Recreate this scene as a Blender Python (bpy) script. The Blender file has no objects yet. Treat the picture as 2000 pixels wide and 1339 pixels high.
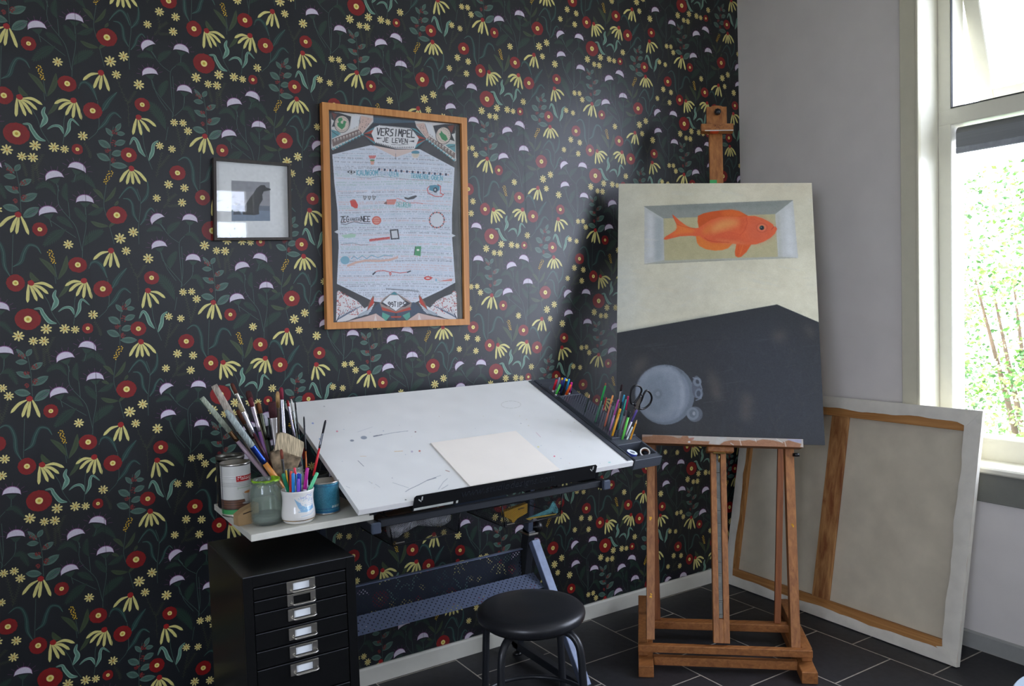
import bpy, math, random
import numpy as np
from mathutils import Vector, Matrix, noise
random.seed(7); rng = np.random.default_rng(7)
SC = bpy.context.scene
COL = SC.collection
PI = math.pi
R = math.radians

# ------------------------------------------------------------------ camera model
F = 1584.7
YAW, PIT, ROL = .5662, -.05, -.032
CAM = Vector((-.0852, -2.7564, 1.3768))
fw = Vector((math.sin(YAW)*math.cos(PIT), math.cos(YAW)*math.cos(PIT), math.sin(PIT)))
r0 = Vector((math.cos(YAW), -math.sin(YAW), 0)); u0 = r0.cross(fw)
cr = r0*math.cos(ROL)+u0*math.sin(ROL); cu = -r0*math.sin(ROL)+u0*math.cos(ROL)
cd = bpy.data.cameras.new('camera'); cd.sensor_width = 36; cd.lens = F/2000*36
cam = bpy.data.objects.new('camera', cd); COL.objects.link(cam)
m = Matrix((cr, cu, -fw)).transposed().to_4x4(); m.translation = CAM
cam.matrix_world = m; cd.clip_start = .05; cd.clip_end = 100
SC.camera = cam

def ray(px, py):
    return cr*((px-1000)/F) + cu*((669.5-py)/F) + fw
def hp(px, py, p0, n):
    "the point of a plane seen at a pixel of the photograph"
    d = ray(px, py); n = Vector(n)
    return CAM + d*((Vector(p0)-CAM).dot(n)/d.dot(n))
def at(px, py, axis, val):
    d = ray(px, py); return CAM + d*((val-CAM[axis])/d[axis])
def pxm(p): return F/((Vector(p)-CAM).dot(fw))

# ------------------------------------------------------------------ materials
def lin(c):
    if max(c) > 1.0: c = [v/255 for v in c]
    return tuple((v/12.92 if v <= .04045 else ((v+.055)/1.055)**2.4) for v in c[:3])
MATS = {}
def mat(name, c, rough=.5, metal=0, spec=.5, noise_amt=.08, scale=30, bump=0, trans=0, ior=1.45, coat=0, stretch=None):
    if name in MATS: return MATS[name]
    m = bpy.data.materials.new(name); m.use_nodes = True
    nt = m.node_tree; b = nt.nodes['Principled BSDF']
    c = lin(c)
    b.inputs['Roughness'].default_value = rough; b.inputs['Metallic'].default_value = metal
    b.inputs['Specular IOR Level'].default_value = spec
    b.inputs['Transmission Weight'].default_value = trans; b.inputs['IOR'].default_value = ior
    b.inputs['Coat Weight'].default_value = coat
    tc = nt.nodes.new('ShaderNodeTexCoord'); mp = nt.nodes.new('ShaderNodeMapping')
    nt.links.new(tc.outputs['Object'], mp.inputs[0])
    if stretch: mp.inputs['Scale'].default_value = stretch
    nz = nt.nodes.new('ShaderNodeTexNoise'); nz.inputs['Scale'].default_value = scale; nz.inputs['Detail'].default_value = 6
    nt.links.new(mp.outputs[0], nz.inputs[0])
    cr_ = nt.nodes.new('ShaderNodeValToRGB')
    a = [max(0, v*(1-noise_amt*2)) for v in c]; z = [min(1, v*(1+noise_amt*2)) for v in c]
    cr_.color_ramp.elements[0].position = .3; cr_.color_ramp.elements[1].position = .7
    cr_.color_ramp.elements[0].color = (*a, 1); cr_.color_ramp.elements[1].color = (*z, 1)
    nt.links.new(nz.outputs[0], cr_.inputs[0]); nt.links.new(cr_.outputs[0], b.inputs['Base Color'])
    if bump:
        bp = nt.nodes.new('ShaderNodeBump'); bp.inputs['Strength'].default_value = bump; bp.inputs['Distance'].default_value = .002
        nt.links.new(nz.outputs[0], bp.inputs['Height']); nt.links.new(bp.outputs[0], b.inputs['Normal'])
    MATS[name] = m; return m
def wood(name, c1, c2, rough=.5, axis=2, scale=14, contrast=1):
    if name in MATS: return MATS[name]
    m = bpy.data.materials.new(name); m.use_nodes = True
    nt = m.node_tree; b = nt.nodes['Principled BSDF']; b.inputs['Roughness'].default_value = rough
    tc = nt.nodes.new('ShaderNodeTexCoord'); mp = nt.nodes.new('ShaderNodeMapping')
    s = [scale*3]*3; s[axis] = scale*.12; mp.inputs['Scale'].default_value = s
    nt.links.new(tc.outputs['Object'], mp.inputs[0])
    nz = nt.nodes.new('ShaderNodeTexNoise'); nz.inputs['Scale'].default_value = 2.2; nz.inputs['Detail'].default_value = 8; nz.inputs['Roughness'].default_value = .6
    nz.inputs['Distortion'].default_value = .6
    nt.links.new(mp.outputs[0], nz.inputs[0])
    cr_ = nt.nodes.new('ShaderNodeValToRGB'); cr_.color_ramp.elements[0].position = .5-.18/contrast; cr_.color_ramp.elements[1].position = .5+.18/contrast
    cr_.color_ramp.elements[0].color = (*lin(c1), 1); cr_.color_ramp.elements[1].color = (*lin(c2), 1)
    nt.links.new(nz.outputs[0], cr_.inputs[0]); nt.links.new(cr_.outputs[0], b.inputs['Base Color'])
    bp = nt.nodes.new('ShaderNodeBump'); bp.inputs['Strength'].default_value = .15; bp.inputs['Distance'].default_value = .001
    nt.links.new(nz.outputs[0], bp.inputs['Height']); nt.links.new(bp.outputs[0], b.inputs['Normal'])
    MATS[name] = m; return m
def vcol(name, rough=.5, spec=.5, bump=0, noise_amt=.0, coat=0, scale=60):
    "colours printed on the thing itself, held per vertex"
    if name in MATS: return MATS[name]
    m = bpy.data.materials.new(name); m.use_nodes = True
    nt = m.node_tree; b = nt.nodes['Principled BSDF']
    b.inputs['Roughness'].default_value = rough; b.inputs['Specular IOR Level'].default_value = spec; b.inputs['Coat Weight'].default_value = coat
    a = nt.nodes.new('ShaderNodeAttribute'); a.attribute_name = 'Col'
    tc = nt.nodes.new('ShaderNodeTexCoord')
    nz = nt.nodes.new('ShaderNodeTexNoise'); nz.inputs['Scale'].default_value = scale; nz.inputs['Detail'].default_value = 5
    nt.links.new(tc.outputs['Object'], nz.inputs[0])
    mx = nt.nodes.new('ShaderNodeMix'); mx.data_type = 'RGBA'; mx.blend_type = 'OVERLAY'; mx.inputs[0].default_value = noise_amt
    nt.links.new(a.outputs['Color'], mx.inputs[6]); nt.links.new(nz.outputs[0], mx.inputs[7])
    nt.links.new(mx.outputs[2], b.inputs['Base Color'])
    if bump:
        bp = nt.nodes.new('ShaderNodeBump'); bp.inputs['Strength'].default_value = bump; bp.inputs['Distance'].default_value = .001
        nt.links.new(nz.outputs[0], bp.inputs['Height']); nt.links.new(bp.outputs[0], b.inputs['Normal'])
    MATS[name] = m; return m

def schlick(nt):
    "reflectance of a thin pane, the same from both sides"
    lw = nt.nodes.new('ShaderNodeLayerWeight'); lw.inputs[0].default_value = .5
    p = nt.nodes.new('ShaderNodeMath'); p.operation = 'POWER'; p.inputs[1].default_value = 5; nt.links.new(lw.outputs['Facing'], p.inputs[0])
    q = nt.nodes.new('ShaderNodeMath'); q.operation = 'MULTIPLY_ADD'; q.inputs[1].default_value = .96; q.inputs[2].default_value = .04; nt.links.new(p.outputs[0], q.inputs[0])
    return q.outputs[0]
# ------------------------------------------------------------------ mesh building
class MB:
    def __init__(s): s.v = []; s.f = []; s.m = []; s.mats = []; s.cm = 0; s.sm = []
    def mat(s, mt):
        if mt not in s.mats: s.mats.append(mt)
        s.cm = s.mats.index(mt); return s
    def add(s, vs, fs, smooth=False):
        o = len(s.v); s.v += [Vector(v) for v in vs]
        for f in fs: s.f.append([i+o for i in f]); s.m.append(s.cm); s.sm.append(smooth)
        return s
    def boxm(s, c, ex, ey, ez, bev=0):
        "box from centre and three half-extent vectors"
        c = Vector(c); ex, ey, ez = Vector(ex), Vector(ey), Vector(ez)
        if bev > 0:
            lx, ly, lz = ex.length, ey.length, ez.length; b = min(bev, lx*.9, ly*.9, lz*.9)
            ux, uy, uz = ex/lx, ey/ly, ez/lz; vs = []; idx = {}
            for sx in (-1, 1):
                for sy in (-1, 1):
                    for sz in (-1, 1):
                        for k in range(3):
                            q = [lx, ly, lz]
                            for j in range(3):
                                if j != k: q[j] -= b
                            idx[(sx, sy, sz, k)] = len(vs); vs.append(c+ux*q[0]*sx+uy*q[1]*sy+uz*q[2]*sz)
            fs = []
            def I(sx, sy, sz, k): return idx[(sx, sy, sz, k)]
            for a in (-1, 1):
                fs.append([I(a, -1, -1, 0), I(a, 1, -1, 0), I(a, 1, 1, 0), I(a, -1, 1, 0)][::a])
                fs.append([I(-1, a, -1, 1), I(-1, a, 1, 1), I(1, a, 1, 1), I(1, a, -1, 1)][::a])
                fs.append([I(-1, -1, a, 2), I(1, -1, a, 2), I(1, 1, a, 2), I(-1, 1, a, 2)][::a])
            for a in (-1, 1):
                for b_ in (-1, 1):
                    g = a*b_
                    fs.append([I(a, b_, -1, 0), I(a, b_, -1, 1), I(a, b_, 1, 1), I(a, b_, 1, 0)][::g])
                    fs.append([I(-1, a, b_, 1), I(-1, a, b_, 2), I(1, a, b_, 2), I(1, a, b_, 1)][::g])
                    fs.append([I(b_, -1, a, 2), I(b_, -1, a, 0), I(b_, 1, a, 0), I(b_, 1, a, 2)][::g])
            for sx in (-1, 1):
                for sy in (-1, 1):
                    for sz in (-1, 1):
                        t = [I(sx, sy, sz, 0), I(sx, sy, sz, 1), I(sx, sy, sz, 2)]
                        fs.append(t[::sx*sy*sz])
            return s.add(vs, fs)
        vs = [c+ex*a+ey*b+ez*d for a in (-1, 1) for b in (-1, 1) for d in (-1, 1)]
        return s.add(vs, [(0, 1, 3, 2), (4, 6, 7, 5), (0, 4, 5, 1), (2, 3, 7, 6), (0, 2, 6, 4), (1, 5, 7, 3)])
    def box(s, a, b, bev=0):
        a = Vector(a); b = Vector(b); c = (a+b)/2; h = (b-a)/2
        return s.boxm(c, (abs(h.x), 0, 0), (0, abs(h.y), 0), (0, 0, abs(h.z)), bev)
    def beam(s, p, q, w, t, side=(1, 0, 0), bev=0):
        "bar from p to q; w across the side vector, t across the other"
        p, q = Vector(p), Vector(q); d = (q-p); L = d.length; d.normalize()
        sd = Vector(side); sd = (sd-d*sd.dot(d)).normalized(); o = d.cross(sd)
        return s.boxm((p+q)/2, sd*w/2, o*t/2, d*L/2, bev)
    def tube(s, pts, r, n=12, cap=True, smooth=True, closed=False):
        pts = [Vector(p) for p in pts]; N = len(pts)
        rs = r if isinstance(r, (list, tuple)) else [r]*N
        vs = []; fs = []
        up = None
        for i, p in enumerate(pts):
            if closed: d = pts[(i+1) % N]-pts[i-1]
            else: d = pts[min(i+1, N-1)]-pts[max(i-1, 0)]
            if d.length < 1e-9: d = Vector((0, 0, 1))
            d.normalize()
            if up is None:
                up = Vector((0, 0, 1)) if abs(d.z) < .9 else Vector((1, 0, 0))
            up = (up-d*up.dot(d)).normalized(); sd = d.cross(up)
            for k in range(n):
                a = 2*PI*k/n; vs.append(p+(up*math.cos(a)+sd*math.sin(a))*rs[i])
        M = N if closed else N-1
        for i in range(M):
            for k in range(n):
                a = i*n+k; b = i*n+(k+1) % n; c = ((i+1) % N)*n+(k+1) % n; d_ = ((i+1) % N)*n+k
                fs.append((a, b, c, d_))
        s.add(vs, fs, smooth)
        if cap and not closed:
            o = len(s.v)-N*n
            s.f.append([o+k for k in range(n)][::-1]); s.m.append(s.cm); s.sm.append(False)
            s.f.append([o+(N-1)*n+k for k in range(n)]); s.m.append(s.cm); s.sm.append(False)
        return s
    def lathe(s, c, prof, n=40, axis=(0, 0, 1), smooth=True):
        "profile of (radius, height) about an axis"
        c = Vector(c); az = Vector(axis).normalized(); ax = az.orthogonal().normalized(); ay = az.cross(ax)
        vs = []; fs = []
        for (rr, h) in prof:
            for k in range(n):
                a = 2*PI*k/n; vs.append(c+az*h+(ax*math.cos(a)+ay*math.sin(a))*max(rr, 1e-5))
        for i in range(len(prof)-1):
            for k in range(n):
                fs.append((i*n+k, i*n+(k+1) % n, (i+1)*n+(k+1) % n, (i+1)*n+k))
        return s.add(vs, fs, smooth)
    def poly(s, pts, thick, nrm):
        "a flat outline given a real thickness along nrm"
        n = len(pts); nrm = Vector(nrm)*thick; pts = [Vector(p) for p in pts]
        vs = pts+[p+nrm for p in pts]
        fs = [list(range(n))[::-1], [n+i for i in range(n)]]+[(i, (i+1) % n, n+(i+1) % n, n+i) for i in range(n)]
        return s.add(vs, fs)
    def build(s, name, mt=None, parent=None, recalc=True):
        me = bpy.data.meshes.new(name)
        me.from_pydata([tuple(v) for v in s.v], [], s.f)
        ms = s.mats if s.mats else [mt]
        for x in ms: me.materials.append(x)
        me.polygons.foreach_set('material_index', s.m); me.polygons.foreach_set('use_smooth', s.sm)
        if recalc:
            import bmesh
            bm = bmesh.new(); bm.from_mesh(me); bmesh.ops.recalc_face_normals(bm, faces=bm.faces); bm.to_mesh(me); bm.free()
        me.update()
        o = bpy.data.objects.new(name, me); COL.objects.link(o)
        if parent is not None:
            o.parent = parent; o.matrix_parent_inverse = Matrix.Identity(4)
            # geometry is written in world space: shift it into the parent's frame
            inv = PW(parent).inverted(); me.transform(inv)
        return o
def PW(o):
    "world matrix of a (chain of) parents placed by location/rotation"
    M = Matrix.LocRotScale(o.location, o.rotation_euler, o.scale)
    return PW(o.parent) @ M if o.parent else M
def tag(o, label=None, cat=None, group=None, kind=None):
    if label: o['label'] = label
    if cat: o['category'] = cat
    if group: o['group'] = group
    if kind: o['kind'] = kind
    return o
def thing(name, label, cat, loc=(0, 0, 0), group=None, rz=0):
    o = bpy.data.objects.new(name, None); COL.objects.link(o); o.location = loc; o.rotation_euler = (0, 0, rz); o.empty_display_size = .05
    return tag(o, label, cat, group)
def struct(o): o['kind'] = 'structure'; return o

# a grid whose vertices carry colours
def colour_grid(name, pos, cols, mt, parent=None, flip=False, smooth=False):
    "pos: (H,W,3) array, cols: (H,W,3) linear"
    Hh, Ww = pos.shape[:2]
    me = bpy.data.meshes.new(name)
    idx = np.arange(Hh*Ww).reshape(Hh, Ww)
    q = np.stack([idx[:-1, :-1], idx[1:, :-1], idx[1:, 1:], idx[:-1, 1:]], -1).reshape(-1, 4)
    if flip: q = q[:, ::-1]
    me.vertices.add(Hh*Ww); me.vertices.foreach_set('co', pos.astype(np.float32).ravel())
    me.loops.add(q.size); me.loops.foreach_set('vertex_index', q.astype(np.int32).ravel())
    me.polygons.add(len(q)); me.polygons.foreach_set('loop_start', np.arange(0, q.size, 4, dtype=np.int32))
    me.polygons.foreach_set('loop_total', np.full(len(q), 4, dtype=np.int32))
    me.polygons.foreach_set('use_smooth', np.full(len(q), smooth, bool))
    me.update(calc_edges=True)
    ca = me.color_attributes.new('Col', 'FLOAT_COLOR', 'POINT')
    c4 = np.ones((Hh*Ww, 4), np.float32); c4[:, :3] = cols.reshape(-1, 3); ca.data.foreach_set('color', c4.ravel())
    me.materials.append(mt); me.validate()
    o = bpy.data.objects.new(name, me); COL.objects.link(o)
    if parent is not None:
        o.parent = parent; me.transform(PW(parent).inverted())
    return o

# ------------------------------------------------------------------ painter for flat artwork
def hom(src, dst):
    A = []; b = []
    for (x, y), (X, Y) in zip(src, dst):
        A += [[x, y, 1, 0, 0, 0, -X*x, -X*y], [0, 0, 0, x, y, 1, -Y*x, -Y*y]]; b += [X, Y]
    return np.append(np.linalg.lstsq(np.array(A, float), np.array(b, float), rcond=None)[0], 1).reshape(3, 3)
def slin(a):
    a = np.asarray(a, float); return np.where(a <= .04045, a/12.92, ((a+.055)/1.055)**2.4)
class Painter:
    "paints an artwork on a grid: coordinates traced on the artwork are mapped to its own flat surface"
    def __init__(s, W, Hh, src, bg, ss=2):
        s.W, s.Hh, s.ss = W*ss, Hh*ss, ss
        s.M = hom(src, [(0, 0), (s.W, 0), (s.W, s.Hh), (0, s.Hh)])
        s.a = np.empty((s.Hh, s.W, 3)); s.a[:] = np.array(bg)/255
    def T(s, pts):
        p = np.array(pts, float); q = np.c_[p, np.ones(len(p))] @ s.M.T; return q[:, :2]/q[:, 2:]
    def _blend(s, y0, y1, x0, x1, mask, c, al):
        c = np.array(c)/255; mk = (mask*al)[..., None]
        s.a[y0:y1, x0:x1] = s.a[y0:y1, x0:x1]*(1-mk)+c*mk
    def poly(s, pts, c, al=1.0, soft=0):
        q = s.T(pts); pad = int(soft*3)+1
        x0, y0 = np.floor(q.min(0)).astype(int)-pad; x1, y1 = np.ceil(q.max(0)).astype(int)+pad
        x0, y0 = max(x0, 0), max(y0, 0); x1, y1 = min(x1, s.W), min(y1, s.Hh)
        if x1 <= x0 or y1 <= y0: return
        X, Y = np.meshgrid(np.arange(x0, x1)+.5, np.arange(y0, y1)+.5)
        ins = np.zeros(X.shape, bool); n = len(q)
        for i in range(n):
            ax, ay = q[i]; bx, by = q[(i+1) % n]
            if ay == by: continue
            cnd = (ay > Y) != (by > Y)
            ins ^= cnd & (X < (bx-ax)*(Y-ay)/(by-ay)+ax)
        mk = ins.astype(float)
        if soft > 0:
            k = max(1, int(soft))
            for _ in range(2):
                for ax_ in (0, 1):
                    cs = np.cumsum(np.pad(mk, [(k+1, k) if a == ax_ else (0, 0) for a in (0, 1)], mode='edge'), ax_)
                    mk = (np.take(cs, range(2*k+1, cs.shape[ax_]), ax_)-np.take(cs, range(0, cs.shape[ax_]-2*k-1), ax_))/(2*k+1)
        s._blend(y0, y1, x0, x1, mk, c, al)
    def line(s, pts, w, c, al=1.0):
        "w in traced units"
        pts = [np.array(p, float) for p in pts]
        for a, b in zip(pts[:-1], pts[1:]):
            d = b-a; L = np.hypot(*d)
            if L < 1e-6: continue
            n = np.array([-d[1], d[0]])/L*w/2; e = d/L*w*.25
            s.poly([a+n-e, b+n+e, b-n+e, a-n-e], c, al)
    def ell(s, cx, cy, rx, ry, c, al=1.0, rot=0, soft=0, n=28):
        cs, sn = math.cos(rot), math.sin(rot)
        s.poly([(cx+rx*math.cos(t)*cs-ry*math.sin(t)*sn, cy+rx*math.cos(t)*sn+ry*math.sin(t)*cs) for t in np.linspace(0, 2*PI, n, endpoint=False)], c, al, soft)
    def grain(s, amt, sx=1, sy=1):
        h = s.Hh//sy+2; w = s.W//sx+2
        g = rng.normal(0, amt, (h, w))
        g = np.repeat(np.repeat(g, sy, 0), sx, 1)[:s.Hh, :s.W]; s.a += g[..., None]
    def clouds(s, amt, cell, tint=(1, 1, 1)):
        h, w = s.Hh//cell+3, s.W//cell+3; g = rng.normal(0, amt, (h, w))
        yy = np.arange(s.Hh)/cell; xx = np.arange(s.W)/cell
        yi = yy.astype(int); xi = xx.astype(int); fy = (yy-yi)[:, None]; fx = (xx-xi)[None]
        fy = fy*fy*(3-2*fy); fx = fx*fx*(3-2*fx)
        v = g[yi][:, xi]*(1-fy)*(1-fx)+g[yi+1][:, xi]*fy*(1-fx)+g[yi][:, xi+1]*(1-fy)*fx+g[yi+1][:, xi+1]*fy*fx
        s.a += v[..., None]*np.array(tint)
    def text(s, txt, x0, y0, x1, y1, h, c, w=6, adv=1.0, jitter=0):
        "stroke lettering along a base line from (x0,y0) to (x1,y1); y grows downwards, h is the letter height"
        n = len(txt); d = np.array([x1-x0, y1-y0], float); L = np.hypot(*d); ex = d/L; ey = np.array([-ex[1], ex[0]])
        cw = L/n
        for i, ch in enumerate(txt):
            if ch not in GLY: continue
            dy = (jitter*math.sin(i*2.3)) if jitter else 0
            for st in GLY[ch]:
                s.line([np.array([x0, y0])+ex*(i*cw+cw*.1+gx/4*cw*.74)+ey*(-gy/6*h+dy) for gx, gy in st], w, c)
    def out(s):
        a = s.a.reshape(s.Hh//s.ss, s.ss, s.W//s.ss, s.ss, 3).mean((1, 3)); return slin(np.clip(a, 0, 1))
GLY = {
 'V': [[(0, 6), (2, 0), (4, 6)]], 'E': [[(4, 6), (0, 6), (0, 0), (4, 0)], [(0, 3), (3, 3)]], 'R': [[(0, 0), (0, 6), (4, 5.4), (3.6, 3.6), (0, 3), (4, 0)]],
 'S': [[(4, 6), (1, 5.4), (1, 3.6), (3.6, 2.6), (3.4, .6), (0, 0)]], 'I': [[(2, 0), (2, 6)]], 'M': [[(0, 0), (.4, 6), (2, 2), (3.6, 6), (4, 0)]],
 'P': [[(0, 0), (0, 6), (3.6, 5.6), (3.6, 3.4), (0, 3)]], 'L': [[(0, 6), (0, 0), (4, 0)]], 'J': [[(3, 6), (3, 1), (1.6, 0), (0, 1)]],
 'N': [[(0, 0), (0, 6), (4, 0), (4, 6)]], 'K': [[(0, 0), (0, 6)], [(4, 6), (0, 3), (4, 0)]], 'A': [[(0, 0), (2, 6), (4, 0)], [(1, 2), (3, 2)]],
 'U': [[(0, 6), (0, 1), (2, 0), (4, 1), (4, 6)]], 'W': [[(0, 6), (1, 0), (2, 4), (3, 0), (4, 6)]], 'G': [[(4, 5), (2, 6), (0, 4), (0, 1.5), (2, 0), (4, 1), (4, 3), (2, 3)]],
 'O': [[(2, 6), (0, 4), (0, 2), (2, 0), (4, 2), (4, 4), (2, 6)]], 'T': [[(0, 6), (4, 6)], [(2, 6), (2, 0)]], 'D': [[(0, 0), (0, 6), (3, 5.4), (4, 3), (3, .6), (0, 0)]],
 'Z': [[(0, 6), (4, 6), (0, 0), (4, 0)]], '9': [[(4, 4.5), (2, 6), (0, 4.6), (1, 3), (4, 3.6), (4, 1.5), (2, 0)]],
}
def text_mesh(txt, size, extrude=0.0):
    cu_ = bpy.data.curves.new('t', 'FONT'); cu_.body = txt; cu_.size = size; cu_.extrude = extrude; cu_.resolution_u = 3
    o = bpy.data.objects.new('t', cu_); COL.objects.link(o)
    dg = bpy.context.evaluated_depsgraph_get(); me = bpy.data.meshes.new_from_object(o.evaluated_get(dg))
    vs = [v.co.copy() for v in me.vertices]; fs = [list(p.vertices) for p in me.polygons]
    bpy.data.objects.remove(o); bpy.data.curves.remove(cu_); bpy.data.meshes.remove(me)
    return vs, fs
# ------------------------------------------------------------------ the room
XR, YF, XL, ZC = 3.015, -5.3, -2.3, 3.0
white_paint = mat('white_paint', (214, 212, 200), rough=.4, noise_amt=.01)
grey_paint = mat('grey_wall_paint', (218, 212, 206), rough=.85, noise_amt=.015, scale=8, bump=.02)
pale_wall = mat('pale_wall_paint', (226, 222, 214), rough=.9, noise_amt=.015)
ceil_m = mat('ceiling_paint', (232, 231, 228), rough=.9, noise_amt=.01)

# floor of dark square tiles laid in staggered rows, pale joints
def floor_mat():
    m = bpy.data.materials.new('dark_floor_tiles'); m.use_nodes = True; nt = m.node_tree; b = nt.nodes['Principled BSDF']
    tc = nt.nodes.new('ShaderNodeTexCoord'); sp = nt.nodes.new('ShaderNodeSeparateXYZ'); cb = nt.nodes.new('ShaderNodeCombineXYZ')
    nt.links.new(tc.outputs['Object'], sp.inputs[0])
    ax = nt.nodes.new('ShaderNodeMath'); ax.operation = 'SUBTRACT'; ax.inputs[1].default_value = -.3443+.0016
    ay = nt.nodes.new('ShaderNodeMath'); ay.operation = 'SUBTRACT'; ay.inputs[1].default_value = 2.671+.0016
    nt.links.new(sp.outputs['Y'], ax.inputs[0]); nt.links.new(sp.outputs['X'], ay.inputs[0])
    nt.links.new(ax.outputs[0], cb.inputs[0]); nt.links.new(ay.outputs[0], cb.inputs[1])
    br = nt.nodes.new('ShaderNodeTexBrick'); br.offset = .5; br.offset_frequency = 2; br.squash = 1
    br.inputs['Scale'].default_value = 1; br.inputs['Mortar Size'].default_value = .0026; br.inputs['Mortar Smooth'].default_value = .1
    br.inputs['Brick Width'].default_value = .3226; br.inputs['Row Height'].default_value = .3302
    br.inputs['Color1'].default_value = (*lin((44, 44, 47)), 1); br.inputs['Color2'].default_value = (*lin((38, 38, 41)), 1)
    br.inputs['Mortar'].default_value = (*lin((168, 160, 148)), 1)
    nt.links.new(cb.outputs[0], br.inputs['Vector'])
    nz = nt.nodes.new('ShaderNodeTexNoise'); nz.inputs['Scale'].default_value = 40; nz.inputs['Detail'].default_value = 8
    nt.links.new(tc.outputs['Object'], nz.inputs[0])
    mx = nt.nodes.new('ShaderNodeMix'); mx.data_type = 'RGBA'; mx.blend_type = 'OVERLAY'; mx.inputs[0].default_value = .5
    nt.links.new(br.outputs['Color'], mx.inputs[6]); nt.links.new(nz.outputs[0], mx.inputs[7]); nt.links.new(mx.outputs[2], b.inputs['Base Color'])
    b.inputs['Roughness'].default_value = .5; b.inputs['Specular IOR Level'].default_value = .35
    bp = nt.nodes.new('ShaderNodeBump'); bp.inputs['Strength'].default_value = .25; bp.inputs['Distance'].default_value = .002
    nt.links.new(nz.outputs[0], bp.inputs['Height']); nt.links.new(bp.outputs[0], b.inputs['Normal'])
    return m
struct(MB().box((XL-.3, YF-.3, -.12), (XR+.3, .3, 0)).build('floor', floor_mat()))
struct(MB().box((XL-.3, YF-.3, ZC), (XR+.3, .3, ZC+.15)).build('ceiling', ceil_m))
LW = (-4.7, -2.9, .7, 2.6)
b = MB(); b.box((XL-.3, LW[1], 0), (XL, .3, ZC)); b.box((XL-.3, YF-.3, 0), (XL, LW[0], ZC)); b.box((XL-.3, LW[0], 0), (XL, LW[1], LW[2])); b.box((XL-.3, LW[0], LW[3]), (XL, LW[1], ZC))
struct(b.build('wall_left', pale_wall))
# front wall with its window opening (behind the photographer)
FW = (1.45, 2.1, 1.5, 2.6)
b = MB(); y0, y1 = YF-.3, YF
b.box((XL, y0, 0), (FW[0], y1, ZC)); b.box((FW[1], y0, 0), (XR, y1, ZC)); b.box((FW[0], y0, 0), (FW[1], y1, FW[2])); b.box((FW[0], y0, FW[3]), (FW[1], y1, ZC))
struct(b.build('wall_front', pale_wall))
# right wall with its window opening
WY0, WY1, WZ0, WZ1 = -.915, -2.95, .70, 2.72
b = MB(); x0, x1 = XR, XR+.3
b.box((x0, WY0, 0), (x1, .3, ZC)); b.box((x0, YF-.3, 0), (x1, WY1, ZC)); b.box((x0, WY1, 0), (x1, WY0, WZ0-.015)); b.box((x0, WY1, WZ1), (x1, WY0, ZC))
struct(b.build('wall_right', grey_paint))

# ------------------------------------------------------------------ wallpaper on the back wall
WHOM = np.array([[1.2979439629e-03, -4.4115860905e-05, -3.8904069072e-02], [9.8910207737e-05, -1.4719529654e-03, 3.8465821594e-01], [-2.6237587393e-04, 4.8354819792e-06, 1]])
QO = {1: (0, 150), 2: (200, 150), 3: (0, 330), 4: (200, 330)}
def Wp(q, x, y):
    X = QO[q][0]+x*.16430; Y = QO[q][1]+y*.16430
    v = WHOM @ np.array([X, Y, 1]); return np.array([v[0]/v[2], v[1]/v[2]])
C_BG = (25, 28, 32)
C = dict(pet=(206, 197, 122), dai=(218, 203, 130), red=(128, 22, 22), moon=(202, 194, 206), pink=(128, 70, 122), lt=(98, 138, 120), lt2=(150, 182, 160), lt3=(60, 98, 88),
         dk=(36, 64, 60), dk2=(78, 110, 98), fern=(36, 56, 46), olive=(62, 76, 50), sprig=(62, 66, 46), yel=(214, 178, 48), org=(176, 120, 30), cap=(150, 30, 30), stem=(62, 84, 76), euc=(46, 72, 64), euc2=(88, 116, 104), berry=(120, 40, 38), ctr=(226, 214, 130), ctr2=(190, 160, 50))
C = {k: np.array(lin(v)) for k, v in C.items()}
TV = []; TF = []; TC = []; TL = []
NADD = [0]
def tadd(pts, faces, cols, layer):
    o = len(TV); NADD[0] += 1; layer = layer+(NADD[0] % 47)*.019
    for p, c in zip(pts, cols): TV.append((p[0], p[1], layer)); TC.append(c)
    TF.extend([[i+o for i in f] for f in faces])
def wdisc(c, rx, ry, col, layer, n=20, jag=0, col2=None):
    ps = [c]; cs = [col2 if col2 is not None else col]
    for k in range(n):
        a = 2*PI*k/n; j = 1+(rng.uniform(-jag, jag) if jag else 0)
        ps.append((c[0]+rx*j*math.cos(a), c[1]+ry*j*math.sin(a))); cs.append(col)
    tadd(ps, [(0, 1+k, 1+(k+1) % n) for k in range(n)], cs, layer)
def crom(P, n=14):
    P = [np.array(p, float) for p in P]
    if len(P) == 2: return [P[0]+(P[1]-P[0])*t for t in np.linspace(0, 1, n)]
    Q = [2*P[0]-P[1]]+P+[2*P[-1]-P[-2]]; out = []
    m = max(3, n//(len(P)-1))
    for i in range(1, len(Q)-2):
        a, b_, c, d = Q[i-1:i+3]
        for t in np.linspace(0, 1, m, endpoint=False):
            out.append(.5*((2*b_)+(-a+c)*t+(2*a-5*b_+4*c-d)*t*t+(-a+3*b_-3*c+d)*t**3))
    out.append(P[-1]); return out
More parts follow.
